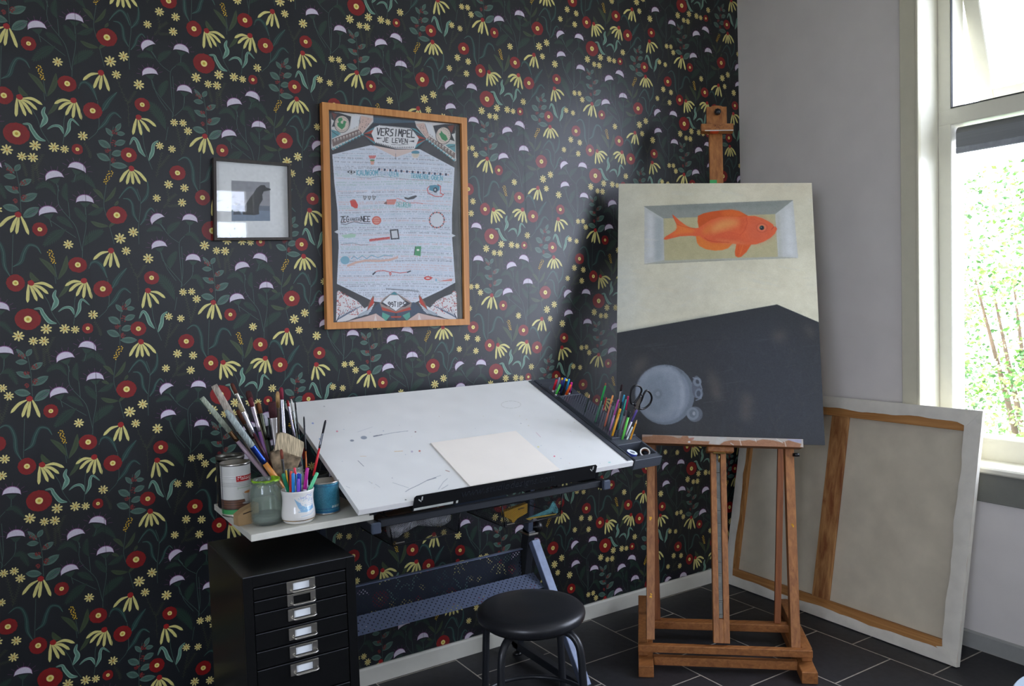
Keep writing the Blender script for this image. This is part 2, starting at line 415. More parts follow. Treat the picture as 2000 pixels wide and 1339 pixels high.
def leaf(P, w, ce, cm, layer, shape='lens', n=16):
    "strip along a centre line; ce edge colour, cm mid colour"
    L = crom(P, n); N = len(L); ps = []; cs = []
    for i, p in enumerate(L):
        d = L[min(i+1, N-1)]-L[max(i-1, 0)]; d = d/(np.hypot(*d)+1e-9); nn = np.array([-d[1], d[0]]); t = i/(N-1)
        if shape == 'lens': k = math.sin(PI*min(max(t, 0), 1))**.75
        elif shape == 'blade': k = min(1, (t+.05)*3.5)*(1-t)**.45
        elif shape == 'petal': k = min(1, .35+t*1.6)*min(1, ((1-t)*6)**.6)
        else: k = 1
        k = k*w/2
        ps += [p-nn*k, p, p+nn*k]; cs += [ce, cm, ce]
    f = []
    for i in range(N-1):
        a = i*3; f += [(a, a+1, a+4, a+3), (a+1, a+2, a+5, a+4)]
    tadd(ps, f, cs, layer)
def line2(P, w, col, layer, n=10): leaf(P, w, col, col, layer, 'line', n)
S1 = .1643*.001444  # metres per traced unit in a crop
def pts(q, P): return [Wp(q, x, y) for x, y in P]
# stems first, then leaves, then flowers
for q, P in [(1, [(405, 400), (470, 520), (510, 650), (600, 800)]), (1, [(820, 380), (775, 520), (770, 700), (755, 810)]), (2, [(465, 560), (475, 760), (510, 930), (575, 1105)]),
             (4, [(400, 900), (400, 680), (430, 400), (390, 240)]), (3, [(150, 780), (125, 1250)]), (3, [(650, 1320), (620, 1130)]), (3, [(1240, 560), (1215, 420), (1250, 180)]),
             (4, [(660, 1000), (720, 1180), (830, 1339)]), (4, [(900, 1339), (875, 1000), (880, 870), (940, 800)]), (2, [(600, 130), (700, 270), (830, 440), (820, 490)]),
             (2, [(835, 0), (845, 300), (820, 490)]), (2, [(965, 250), (950, 370), (850, 470)]), (3, [(1010, 480), (1000, 700), (960, 900), (950, 1060)]),
             (3, [(690, 200), (690, 430), (850, 640), (900, 750), (950, 980)]), (3, [(590, 620), (720, 710), (880, 820)]), (3, [(800, 400), (815, 600)]),
             (2, [(130, 600), (90, 800), (80, 1120)]), (3, [(205, 20), (240, 250), (250, 520)]), (1, [(1170, 300), (1175, 620), (1050, 760)]), (4, [(640, 640), (760, 800), (870, 880)]),
             (2, [(770, 600), (740, 760)]), (1, [(550, 210), (560, 300)]), (4, [(60, 690), (110, 900)])]:
    line2(pts(q, P), .0016, C['stem'], 0)
def sprig(q, P):
    L = crom(pts(q, P), 20); line2(pts(q, P), .0010, C['sprig'], 0)
    for i in range(1, len(L)-1, 1):
        d = L[i+1]-L[i-1]; d /= np.hypot(*d)+1e-9; nn = np.array([-d[1], d[0]])*(1 if i % 2 else -1)
        leaf([L[i], L[i]-d*.004+nn*.0055], .0014, C['sprig'], C['sprig'], 0, 'lens', 4)
for q, P in [(2, [(190, 60), (270, 260), (305, 340), (310, 600)]), (2, [(400, 180), (305, 330)]), (2, [(870, 590), (930, 900)]), (2, [(1000, 700), (920, 940)]), (2, [(690, 900), (620, 1200)]),
             (2, [(780, 930), (650, 1090)]), (4, [(740, 220), (760, 380), (690, 470)]), (4, [(850, 300), (740, 390)]), (1, [(1000, 790), (1060, 900), (1070, 980)]), (1, [(400, 1050), (400, 1280)]),
             (1, [(280, 1020), (330, 1200)]), (1, [(520, 930), (420, 1120)]), (4, [(900, 430), (740, 450)]), (1, [(430, 1000), (470, 1250)])]:
    sprig(q, P)
def fern(q, P, w):
    L = crom(pts(q, P), 26); W_ = w*.1643*.00144; N = len(L)
    leaf(pts(q, P), W_*.50, C['fern']*.9, C['fern']*.8, 1, 'lens', 14)
    for i in range(1, N-1):
        t = i/(N-1); k = math.sin(PI*t)**.7; d = L[i+1]-L[i-1]; d /= np.hypot(*d)+1e-9
        for sgn in (-1, 1):
            nn = np.array([-d[1], d[0]])*sgn; a = L[i]+nn*W_*.08*k
            leaf([a, a+nn*W_*(.36+.1*(i % 2))*k+d*W_*.26], W_*.085, C['fern'], C['fern'], 1, 'lens', 4)
    line2(pts(q, P), .0009, C['fern']*1.5, 2)
for q, P, w in [(2, [(745, 640), (690, 500), (620, 400), (555, 320)], 150), (2, [(700, 250), (720, 150), (770, 60)], 100), (2, [(930, 390), (1020, 390), (1085, 530)], 95),
                (3, [(665, 320), (600, 220), (520, 190), (430, 240)], 95), (3, [(800, 400), (760, 300), (780, 180)], 85), (3, [(1130, 250), (1050, 150), (960, 90), (850, 160)], 105),
                (3, [(1010, 650), (950, 560), (880, 470)], 95), (3, [(1020, 550), (1120, 520), (1200, 470)], 85), (3, [(850, 710), (760, 630), (670, 580)], 95), (3, [(770, 720), (650, 790), (510, 910)], 130),
                (3, [(970, 920), (1060, 810), (1190, 740)], 130), (4, [(760, 1190), (760, 1100), (820, 1000)], 85), (4, [(740, 790), (780, 710), (880, 640)], 100), (4, [(690, 745), (600, 710), (500, 740)], 80),
                (4, [(940, 790), (1030, 780), (1120, 890)], 80)]:
    fern(q, P, w)
for q, P, w in [(3, [(640, 1290), (560, 1160), (445, 1060)], 62), (3, [(660, 1320), (740, 1180), (770, 1030)], 62), (1, [(370, 250), (300, 210), (262, 130)], 62), (1, [(585, 470), (670, 380), (725, 260)], 48),
                (3, [(1215, 370), (1160, 290), (1090, 240)], 50), (4, [(5, 400), (90, 320), (145, 215)], 45), (3, [(1160, 470), (1110, 440), (1070, 430)], 40), (3, [(1265, 685), (1150, 670), (1055, 625)], 58),
                (4, [(50, 700), (90, 660), (130, 650)], 35), (4, [(120, 440), (150, 410), (165, 380)], 35)]:
    leaf(pts(q, P), w*.1643*.00144, C['olive'], C['olive']*.75, 1)
for q, P, w in [(1, [(1165, 290), (1110, 150), (1040, 85), (980, 95), (950, 160)], 55), (2, [(5, 420), (80, 300), (180, 195)], 75), (1, [(1160, 645), (1250, 560), (1310, 470), (1370, 440), (1440, 500)], 58),
                (4, [(415, 385), (370, 270), (310, 220), (240, 270), (175, 355)], 46), (4, [(430, 415), (500, 330), (520, 240), (515, 150)], 50), (4, [(395, 635), (345, 540), (330, 420), (290, 365), (225, 355)], 46),
                (4, [(420, 670), (470, 600), (500, 520), (550, 470), (590, 510)], 42), (2, [(1110, 1365), (1060, 1250), (1050, 1100), (1010, 990), (950, 960), (880, 1000)], 52), (3, [(140, 1165), (230, 1110), (270, 1000), (330, 910), (420, 930), (470, 1010)], 58)]:
    P = pts(q, P); leaf(P, w*.1643*.00144, C['dk'], C['dk']*.8, 1, 'blade', 24); line2(P, .0012, C['dk2'], 2, 20)
for q, P, w in [(1, [(500, 615), (560, 520), (535, 440), (560, 370)], 68), (1, [(555, 775), (470, 740), (400, 640), (370, 580), (290, 575)], 56), (1, [(765, 690), (740, 620), (700, 595), (640, 600), (575, 640)], 42),
                (1, [(775, 725), (825, 640), (835, 560), (870, 520), (955, 600)], 46), (2, [(497, 955), (440, 880), (405, 780), (360, 735), (312, 820)], 56), (2, [(535, 1000), (580, 900), (595, 810), (655, 760)], 56)]:
    P = pts(q, P); leaf(P, w*.1643*.00144, C['lt2'], C['lt2'], 2, 'blade', 24); leaf(P, w*.1643*.00144*.74, C['lt'], C['lt'], 3, 'blade', 24); line2(P, .0010, C['lt3'], 4, 20)
for q, a, b_, w in [(3, (205, 105), (60, 90), 68), (3, (240, 200), (382, 130), 72), (3, (235, 295), (65, 210), 72), (3, (250, 390), (445, 300), 92), (3, (230, 490), (38, 445), 92), (3, (270, 580), (458, 462), 104),
                    (1, (185, 1160), (75, 1030), 48), (1, (190, 1130), (255, 1050), 62), (2, (120, 715), (40, 615), 58), (2, (150, 660), (218, 560), 58), (2, (160, 680), (265, 685), 58), (2, (90, 850), (-50, 762), 92),
                    (2, (140, 810), (268, 770), 78), (2, (80, 1000), (-72, 922), 90), (2, (100, 930), (230, 900), 84), (2, (85, 1050), (285, 1070), 84)]:
    P = [Wp(q, *a), Wp(q, *b_)]; leaf(P, w*.1643*.00144, C['euc2'], C['euc'], 2, 'lens', 10); line2(P, .0009, C['euc2'], 3, 3)
for q, x, y, r_ in [(1, 140, 1120, 42), (3, 285, 170, 34), (3, 190, 230, 32), (3, 290, 345, 34), (3, 185, 390, 28), (2, 135, 660, 50), (2, 130, 800, 38), (2, 60, 880, 34), (2, 120, 1000, 30)]:
    for k in range(16):
        a = rng.uniform(0, 2*PI); d = rng.uniform(0, 1)**.6*r_
        wdisc(Wp(q, x+d*math.cos(a), y+d*math.sin(a)), .0019, .0019, C['berry']*rng.uniform(.7, 1.15), 4, 6)
# poppies
for q, x, y, rx, ry, rc in [(1, 222, 690, 152, 128, 46), (1, 88, 245, 108, 102, 36), (1, 822, 100, 108, 92, 34), (1, 1110, 415, 110, 98, 34), (1, 922, 870, 67, 62, 23), (2, 472, 340, 90, 80, 28), (2, 303, 935, 93, 86, 30),
                            (2, 870, 1145, 95, 88, 30), (3, 462, 722, 88, 82, 28), (4, 147, 553, 118, 105, 38)]:
    c = Wp(q, x, y); e = Wp(q, x+rx, y); g = Wp(q, x, y+ry); RX = abs(e[0]-c[0]); RY = abs(g[1]-c[1])
    wdisc(c, RX, RY, C['red'], 5, 44, .035, C['red']*.8); k = rc/rx
    wdisc(c, RX*k, RX*k, C['ctr'], 6, 16, .04); wdisc(c, RX*k*.45, RX*k*.45, C['ctr2'], 7, 10)
# half-moon flowers
for q, a, b_ in [(1, (548, 1243), (758, 1205)), (1, (806, 1090), (1010, 1150)), (2, (880, 178), (1058, 205)), (3, (892, 405), (1098, 412)), (3, (460, 562), (672, 530)), (4, (560, 665), (707, 575)), (4, (915, 618), (1095, 640)), (4, (550, 960), (730, 930))]:
    a = Wp(q, *a); b_ = Wp(q, *b_); d = b_-a; Lc = np.hypot(*d); ex = d/Lc; ey = np.array([-ex[1], ex[0]]); mid = (a+b_)/2
    if ey[1] < 0: ey = -ey
    # green cup
    cup = [mid-ex*Lc*.30+ey*Lc*.02, mid+ex*Lc*.30+ey*Lc*.02, mid+ex*Lc*.08-ey*Lc*.26, mid-ex*Lc*.08-ey*Lc*.26]
    tadd(cup, [(0, 1, 2, 3)], [C['fern']*1.15]*4, 3); line2([mid-ey*Lc*.2, mid-ey*Lc*.75], .0018, C['stem'], 2, 3)
    n = 18
    for (ho, so, lay, col) in ((.54, 1.05, 4, C['pink']), (.50, 1.0, 5, C['moon'])):
        ps = []
        for k in range(n+1):
            t = -1+2*k/n
            xo = t*Lc/2*so; th = math.sqrt(max(0, 1-t*t)); bump = (.02*abs(math.sin(k*PI*.5)) if lay == 4 else 0)
            ps.append(mid+ex*xo+ey*(th**.9*(ho+bump)*Lc)); ps.append(mid+ex*xo+ey*(th*.12*Lc-(.012*Lc if lay == 4 else 0)))
        tadd(ps, [(2*k, 2*k+1, 2*k+3, 2*k+2) for k in range(n)], [col]*len(ps), lay)
    for k in range(7):
        an = PI*(.08+.84*k/6); u_ = ex*math.cos(an)*Lc*.5+ey*math.sin(an)*Lc*.45
        line2([mid+u_*1.22, mid+u_*1.75], .0009, C['pink']*.7, 4, 2)
# cone flowers
for q, cp, tips in [(1, (268, 262), [(222, 495), (335, 487), (408, 467), (470, 415), (532, 352)]), (1, (890, 297), [(665, 338), (710, 410), (795, 475), (878, 508), (978, 525)]),
                    (1, (1216, -31), [(1003, 60), (1128, 155), (1200, 172), (1308, 188)]), (2, (427, 490), [(355, 697), (455, 703), (553, 665), (632, 600)]),
                    (2, (330, 1095), [(188, 1260), (270, 1285), (347, 1285), (428, 1283), (508, 1255)]), (2, (1200, 708), [(1015, 837), (1125, 900), (1180, 917), (1297, 930)])]:
    c = Wp(q, *cp)
    for k, t in enumerate(tips):
        T_ = Wp(q, *t); t_ = k/(len(tips)-1)*2-1; base = c+np.array([t_*.0065, -.003 if abs(t_) > .8 else -.006])
        d = T_-base; md = base+d*.5+np.array([0, abs(d[0])*.16])
        leaf([base, md, T_], .0084, C['pet'], C['pet']*1.04, 6, 'petal', 12)
    wdisc(c, .0085, .0085, C['cap'], 7, 14, .08)
# daisies
for q, x, y, r_ in [(1, 105, 880, 67), (1, 433, 828, 66), (1, 650, 848, 63), (1, 773, 870, 52), (1, 988, 713, 60), (1, 277, 957, 55), (1, 402, 970, 61), (2, 437, 105, 68), (2, 842, 548, 53), (2, 945, 553, 52),
                    (2, 1003, 648, 57), (2, 667, 825, 54), (2, 810, 862, 52), (2, 178, -10, 58), (3, 790, 902, 60), (4, 762, 187, 60), (4, 948, 228, 58), (4, 620, 350, 54), (4, 916, 403, 58), (4, 335, 755, 65), (4, 180, 830, 72)]:
    c = Wp(q, x, y); Rr = r_*.1643*.00144; o_ = rng.uniform(0, .5)
    for k in range(8):
        an = 2*PI*k/8+o_; u_ = np.array([math.cos(an), math.sin(an)])
        leaf([c+u_*Rr*.12, c+u_*Rr], Rr*.31, C['dai'], C['dai'], 6, 'petal', 7)
    wdisc(c, Rr*.17, Rr*.17, C['org'], 7, 8)
# berry sprays
for q, a, b_ in [(3, (568, 970), (618, 1128)), (2, (98, 1128), (12, 1268))]:
    a = Wp(q, *a); b_ = Wp(q, *b_); d = b_-a; nn = np.array([-d[1], d[0]])
    for k in range(20):
        t = k/19; p = a+d*t+nn*(.16*math.sin(k*2.4)*(1-.4*t)); wdisc(p, .0019, .0019, C['yel'], 5, 7)
        wdisc(p+np.array([.0008, -.0006]), .0009, .0009, C['org'], 6, 5)
tv = np.array(TV, float); tcol = np.array(TC, float); nt_ = len(tv)
flat = np.array([i for f in TF for i in f]); lens = np.array([len(f) for f in TF])
tiles = [(i, j) for i in range(-5, 7) for j in range(-8, 9)]
Vs = []; Ls = []; Lt = []; Cs = []; base = 0
PW_, PV, PH, PZ = .53, .5353, .2673, 1.9075
# paper ground: one sheet, seams as hairlines where the rolls meet
gx = [XL-.01, XR+.01]
Vs.append(np.array([(gx[0], 0, 0), (gx[1], 0, 0), (gx[1], 0, ZC), (gx[0], 0, ZC), (gx[0], .3, 0), (gx[1], .3, 0), (gx[1], .3, ZC), (gx[0], .3, ZC)], float)); Cs.append(np.tile(np.array(lin(C_BG)), (8, 1)))
Ls.append(np.array([0, 1, 2, 3, 5, 4, 7, 6, 4, 0, 3, 7, 1, 5, 6, 2, 3, 2, 6, 7, 4, 5, 1, 0])); Lt.append(np.array([4]*6)); base = 8
for i, j in tiles:
    x = tv[:, 0]+i*PW_; z = tv[:, 1]-j*PV+i*PH+PZ
    if x.max() < XL or x.min() > XR or z.max() < 0 or z.min() > ZC: continue
    x = np.clip(x, XL-.005, XR+.005); z = np.clip(z, .001, ZC-.001)
    Vs.append(np.stack([x, -.00006*(tv[:, 2]+1), z], -1)); Cs.append(tcol); Ls.append(flat+base); Lt.append(lens); base += nt_
for k in range(-5, 6):   # the joins between the rolls of paper
    x = .165+k*PW_
    if XL < x < XR:
        Vs.append(np.array([(x-.0005, -.0008, .05), (x+.0005, -.0008, .05), (x+.0005, -.0008, ZC-.001), (x-.0005, -.0008, ZC-.001)])); Cs.append(np.tile(np.array(lin((17, 19, 22))), (4, 1))); Ls.append(np.arange(4)+base); Lt.append(np.array([4])); base += 4
V_ = np.concatenate(Vs); L_ = np.concatenate(Ls); T_ = np.concatenate(Lt); Cc = np.concatenate(Cs)
me = bpy.data.meshes.new('wall_back')
me.vertices.add(len(V_)); me.vertices.foreach_set('co', V_.astype(np.float32).ravel())
me.loops.add(len(L_)); me.loops.foreach_set('vertex_index', L_.astype(np.int32))
me.polygons.add(len(T_)); me.polygons.foreach_set('loop_start', np.concatenate([[0], np.cumsum(T_)[:-1]]).astype(np.int32)); me.polygons.foreach_set('loop_total', T_.astype(np.int32))
me.polygons.foreach_set('use_smooth', np.zeros(len(T_), bool))
me.update(calc_edges=True)
ca = me.color_attributes.new('Col', 'FLOAT_COLOR', 'POINT'); c4 = np.ones((len(V_), 4), np.float32); c4[:, :3] = Cc; ca.data.foreach_set('color', c4.ravel())
wp_m = vcol('floral_wallpaper', rough=.36, spec=.5, noise_amt=.25, scale=220)
me.materials.append(wp_m)
o = bpy.data.objects.new('wall_back', me); COL.objects.link(o); struct(o)
print('wallpaper faces', len(T_), 'tile', len(TF))
# skirting boards
BH = .064
b = MB(); b.poly([(XL, -.013, 0), (XL, -.013, BH-.006), (XL, -.008, BH), (XL, 0, BH), (XL, 0, 0)], XR-XL, (1, 0, 0)); struct(b.build('baseboard_back', white_paint))
b = MB(); b.poly([(XR-.013, 0, 0), (XR-.013, 0, BH-.006), (XR-.008, 0, BH), (XR, 0, BH), (XR, 0, 0)], YF, (0, 1, 0)); struct(b.build('baseboard_right', mat('grey_skirting', (150, 150, 146), rough=.5, noise_amt=.02)))

# ------------------------------------------------------------------ the window in the right wall
cream = mat('cream_gloss_paint', (222, 219, 202), rough=.28, noise_amt=.01)
cream2 = mat('cream_casing_paint', (206, 201, 178), rough=.35, noise_amt=.01)
glass_m = bpy.data.materials.new('window_glass'); glass_m.use_nodes = True; nt = glass_m.node_tree
for n_ in list(nt.nodes):
    if n_.type != 'OUTPUT_MATERIAL': nt.nodes.remove(n_)
tr = nt.nodes.new('ShaderNodeBsdfTransparent'); gl = nt.nodes.new('ShaderNodeBsdfGlossy'); gl.inputs['Roughness'].default_value = .02
fr = schlick(nt); mxs = nt.nodes.new('ShaderNodeMixShader')
nt.links.new(fr, mxs.inputs[0]); nt.links.new(tr.outputs[0], mxs.inputs[1]); nt.links.new(gl.outputs[0], mxs.inputs[2])
nt.links.new(mxs.outputs[0], [n_ for n_ in nt.nodes if n_.type == 'OUTPUT_MATERIAL'][0].inputs[0])
win = bpy.data.objects.new('window_1', None); COL.objects.link(win); win.location = (XR, (WY0+WY1)/2, WZ0); struct(win)
XFr, XG = 3.135, 3.20           # inner face of the frame, glass line
YA, YB = WY0, WY1
b = MB().mat(cream2)
b.box((3.000, YA+.078, WZ0), (XR+.01, YA, WZ1+.08), .003); b.box((3.000, YB-.078, WZ0), (XR+.01, YB, WZ1+.08), .003); b.box((2.999, YB-.080, WZ1), (XR+.01, YA+.080, WZ1+.082), .003)
b.box((2.997, YA+.012, WZ0), (3.003, YA, WZ1), .002)
b.build('casing', None, win)
b = MB().mat(cream)            # reveal lining
b.box((XR, YA-.0001, WZ0), (XFr, YA+.02, WZ1)); b.box((XR, YB-.02, WZ0), (XFr, YB, WZ1)); b.box((XR, YB, WZ1-.0), (XFr, YA, WZ1+.02))
b.build('reveal', None, win)
TZ0, TZ1 = 2.02, 2.085          # transom
b = MB().mat(cream)
b.box((XFr, YA, WZ0), (XG+.03, YA-.053, WZ1), .003); b.box((XFr, YB+.053, WZ0), (XG+.03, YB, WZ1), .003)
b.box((XFr-.001, YB+.001, TZ0), (XG+.05, YA-.001, TZ1), .004); b.box((XFr-.0015, YB+.002, WZ0+.002), (XG+.031, YA-.002, WZ0+.095), .004); b.box((XFr-.0012, YB+.002, WZ1-.06), (XG+.032, YA-.002, WZ1-.001), .003)
ym = (YA+YB)/2-.1
b.box((XFr-.002, ym-.03, WZ0+.003), (XG+.029, ym+.03, WZ1-.003), .003)
b.build('frame', None, win)
MB().mat(mat('dark_rubber_seal', (40, 44, 48), rough=.7)).box((XFr-.001, YA-.053, TZ1), (XFr+.012, YA-.0545, WZ1-.06)).box((XFr-.002, ym+.03, TZ1+.0), (XFr+.01, YA-.053, TZ1+.003)).build('seal', None, win)
MB().box((XG, ym+.03, WZ0+.09), (XG+.006, YA-.05, TZ0)).build('pane', glass_m, win)
MB().box((XG, YB+.05, WZ0+.09), (XG+.006, ym-.03, TZ0)).build('pane', glass_m, win)
# sill board and apron
b = MB().mat(cream); b.box((2.975, YB-.13, .686), (XFr+.01, YA+.13, .711), .006); b.build('window_sill', None, win)
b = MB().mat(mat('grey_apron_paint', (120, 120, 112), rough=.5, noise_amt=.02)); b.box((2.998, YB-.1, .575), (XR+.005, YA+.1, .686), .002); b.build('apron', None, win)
# top-hung sashes standing open
def sash(ya, yb, name, ang):
    H_ = WZ1-.06-TZ1-.004; hz = WZ1-.06; hx = XG-.005
    d = Vector((math.sin(ang), 0, -math.cos(ang))); n_ = Vector((math.cos(ang), 0, math.sin(ang)))
    top = Vector((hx, 0, hz)); b = MB().mat(cream)
    w = .06; t = .04
    for yy in (ya-w/2, yb+w/2): b.boxm(top+d*H_/2+Vector((0, yy, 0)), d*H_/2, Vector((0, w/2, 0)), n_*t/2, .004)
    for dd in (w/2, H_-w/2): b.boxm(top+d*dd+Vector((0, (ya+yb)/2, 0)), d*w/2, Vector((0, abs(ya-yb)/2-w+.002, 0)), n_*t/2, .004)
    s_ = b.build(name, None, win)
    MB().boxm(top+d*H_/2+Vector((0, (ya+yb)/2, 0)), d*(H_/2-w), Vector((0, abs(ya-yb)/2-w, 0)), n_*.003).build('pane', glass_m, s_)
sash(YA-.055, ym+.032, 'sash', R(17)); sash(ym-.032, YB+.055, 'sash', R(2))
# roller blind rolled up under the transom
bl = thing('roller_blind', 'grey roller blind rolled up at the top of the lower window pane', 'blind', (3.175, YA-.06, 1.9))
bm_ = mat('grey_blind_cloth', (128, 130, 132), rough=.8, noise_amt=.03, stretch=(1, .1, 8))
MB().mat(bm_).lathe((3.172, YA-.066, 1.985), [(0, 0), (.026, 0), (.026, YA-.066-ym-.045), (0, YA-.066-ym-.045)], 24, (0, -1, 0)).build('roll', None, bl)
MB().mat(bm_).box((3.146, ym+.045, 1.93), (3.150, YA-.066, 1.985)).build('cloth', None, bl)
MB().mat(mat('grey_blind_rail', (150, 154, 160), rough=.4)).box((3.142, ym+.045, 1.905), (3.154, YA-.066, 1.93), .003).build('bottom_rail', None, bl)
# window in the front wall, behind the photographer
win2 = bpy.data.objects.new('window_2', None); COL.objects.link(win2); win2.location = (FW[0], YF, FW[2]); struct(win2)
b = MB().mat(cream); ya, yb = YF-.12, YF-.06
b.box((FW[0], ya, FW[2]), (FW[0]+.06, yb, FW[3])); b.box((FW[1]-.06, ya, FW[2]), (FW[1], yb, FW[3])); b.box((FW[0], ya, FW[2]), (FW[1], yb, FW[2]+.06)); b.box((FW[0], ya, FW[3]-.06), (FW[1], yb, FW[3]))
b.box((FW[0]+.06, ya, 2.24), (FW[1]-.06, yb, 2.34)); b.box((FW[0]-.06, YF-.3, FW[2]-.03), (FW[1]+.06, YF+.05, FW[2])); b.build('frame', None, win2)
MB().box((FW[0]+.05, ya+.02, FW[2]+.05), (FW[1]-.05, ya+.026, FW[3]-.05)).build('pane', glass_m, win2)

win3 = bpy.data.objects.new('fill_window', None); COL.objects.link(win3); win3.location = (XL, LW[0], LW[2]); struct(win3)  # unseen left-wall window, added and sized to fill the room with light
b = MB().mat(cream); xa, xb = XL-.12, XL-.06
b.box((xa, LW[0], LW[2]), (xb, LW[0]+.06, LW[3])); b.box((xa, LW[1]-.06, LW[2]), (xb, LW[1], LW[3])); b.box((xa, LW[0]+.06, LW[2]), (xb, LW[1]-.06, LW[2]+.06)); b.box((xa, LW[0]+.06, LW[3]-.06), (xb, LW[1]-.06, LW[3])); b.build('frame', None, win3)
MB().box((xa+.02, LW[0]+.05, LW[2]+.05), (xa+.026, LW[1]-.05, LW[3]-.05)).build('pane', glass_m, win3)

# ------------------------------------------------------------------ outside
lawn = mat('pale_gravel', (150, 148, 140), rough=.95, noise_amt=.15, scale=12)
struct(MB().box((XR+.3, -30, -.5), (30, 12, -.4)).build('ground', lawn))
def shrub(name, label, c, rad, n, cols, trunkz=-.4, seed=1, group=None):
    rg = random.Random(seed); e = thing(name, label, 'shrub', (c[0], c[1], trunkz), group)
    b = MB(); ms = [mat('leaf_%d' % i, cc, rough=.5, noise_amt=.12) for i, cc in enumerate(cols)]
    b.mats = ms
    for k in range(n):
        while True:
            p = Vector((rg.uniform(-1, 1), rg.uniform(-1, 1), rg.uniform(-1, 1)))
            if .45 < p.length < 1: break
        q = Vector((c[0]+p.x*rad[0], c[1]+p.y*rad[1], c[2]+p.z*rad[2])); q += Vector(noise.noise_vector(q*2.2))*.3
        if q.z < trunkz+.05: continue
        s_ = rg.uniform(.02, .048); d = Vector((rg.uniform(-1, 1), rg.uniform(-1, 1), rg.uniform(-.8, .6))).normalized(); n_ = d.orthogonal().normalized()
        n_ = (Matrix.Rotation(rg.uniform(0, 6.28), 3, d) @ n_); f_ = d.cross(n_)*s_*.12
        b.cm = rg.randrange(len(ms)) if rg.random() < .9 else 0
        b.add([q, q+d*s_*.5+n_*s_*.38-f_, q+d*s_*1.15, q+d*s_*.5-n_*s_*.38-f_], [(0, 1, 2), (0, 2, 3)])
    b.build('foliage', None, e, recalc=False)
    t = MB()
    for k in range(7):
        a = rg.uniform(0, 6.28); t.tube([(c[0]+.1*math.cos(a), c[1]+.1*math.sin(a), trunkz), (c[0]+rad[0]*.3*math.cos(a), c[1]+rad[1]*.3*math.sin(a), c[2]*.5), (c[0]+rad[0]*.6*math.cos(a), c[1]+rad[1]*.6*math.sin(a), c[2]+rad[2]*.4)], [.03, .02, .006], 6)
    t.build('stem', mat('bark', (90, 74, 56), rough=.9), e)
G1 = [(120, 160, 70), (92, 138, 64), (150, 176, 96), (196, 190, 150), (70, 108, 56)]
G2 = [(128, 168, 110), (90, 140, 90), (168, 190, 130), (190, 196, 160)]
shrub('garden_shrub', 'dense sunlit green shrub filling the lower window pane', (6.3, .1, .9), (1.0, 1.5, 1.35), 22000, G1, -.4, 3)
shrub('tall_shrub', 'sparse tall shrub with thin leaves against the white sky', (9.4, -.4, 3.2), (.9, 1.6, 1.1), 700, G2, -.4, 5)
shrub('low_bush', 'low pale blue green bush just outside the window', (4.7, -.2, .12), (.5, .9, .45), 5000, G2, -.4, 8)
shrub('garden_bush', 'leafy bush further along the garden outside the window', (6.6, -3.4, .7), (1.2, 1.5, 1.3), 1800, G1, -.4, 9)

# ------------------------------------------------------------------ light
w = bpy.data.worlds.new('sky'); SC.world = w; w.use_nodes = True; nt = w.node_tree
bg = nt.nodes['Background']; bg.inputs[0].default_value = (.765, .84, 1.03, 1); bg.inputs[1].default_value = SKY = 12.5
sun = bpy.data.lights.new('sun', 'SUN'); sun.energy = 9; sun.angle = R(2); sun.color = (1, .95, .86)
so = bpy.data.objects.new('sun', sun); COL.objects.link(so); so.rotation_euler = Vector((.55, -.25, -.8)).to_track_quat('-Z', 'Y').to_euler(); so.location = (0, 0, 8)
def portal(name, loc, sx, sy, direction):
    l = bpy.data.lights.new(name, 'AREA'); l.shape = 'RECTANGLE'; l.size = sx; l.size_y = sy; l.cycles.is_portal = True
    o = bpy.data.objects.new(name, l); COL.objects.link(o); o.location = loc; o.rotation_euler = Vector(direction).to_track_quat('-Z', 'Y').to_euler(); return o
portal('window_portal', (XR+.28, (YA+YB)/2, (WZ0+WZ1)/2), abs(YA-YB), WZ1-WZ0, (-1, 0, 0))
portal('window_portal', (XL-.28, (LW[0]+LW[1])/2, (LW[2]+LW[3])/2), LW[1]-LW[0], LW[3]-LW[2], (1, 0, 0))
portal('window_portal', ((FW[0]+FW[1])/2, YF-.28, (FW[2]+FW[3])/2), FW[1]-FW[0], FW[3]-FW[2], (0, 1, 0))
shrub('street_tree', 'large leafy tree outside the window behind the photographer', (2.6, -9.6, 2.6), (3.6, 1.4, 3.0), 6000, [(60, 84, 44), (48, 70, 40), (76, 98, 56)], -.4, 21)
tx = struct(MB().box((-30, -30, -.5), (XR+.3, YF-.3, -.4)).build('ground', lawn))

# ================================================================== materials of the furniture
blk = mat('black_powder_coat', (30, 33, 38), rough=.42, noise_amt=.05, scale=200)
slate = mat('slate_grey_metal', (62, 70, 84), rough=.40, noise_amt=.03, metal=.2)
white_lam = None
tray_m = mat('dark_grey_plastic', (62, 66, 73), rough=.5, noise_amt=.05, scale=300)
blkp = mat('black_plastic', (16, 17, 19), rough=.35, noise_amt=.03)
chrome = mat('brushed_nickel', (190, 186, 178), rough=.28, metal=1, noise_amt=.03)
paper_w = mat('paper_card', (226, 230, 232), rough=.8, noise_amt=.01)
easel_w = wood('easel_beech', (124, 74, 34), (168, 110, 58), .5, 2, 12)
easel_h = wood('easel_beech_rail', (124, 74, 34), (164, 106, 56), .5, 0, 12)

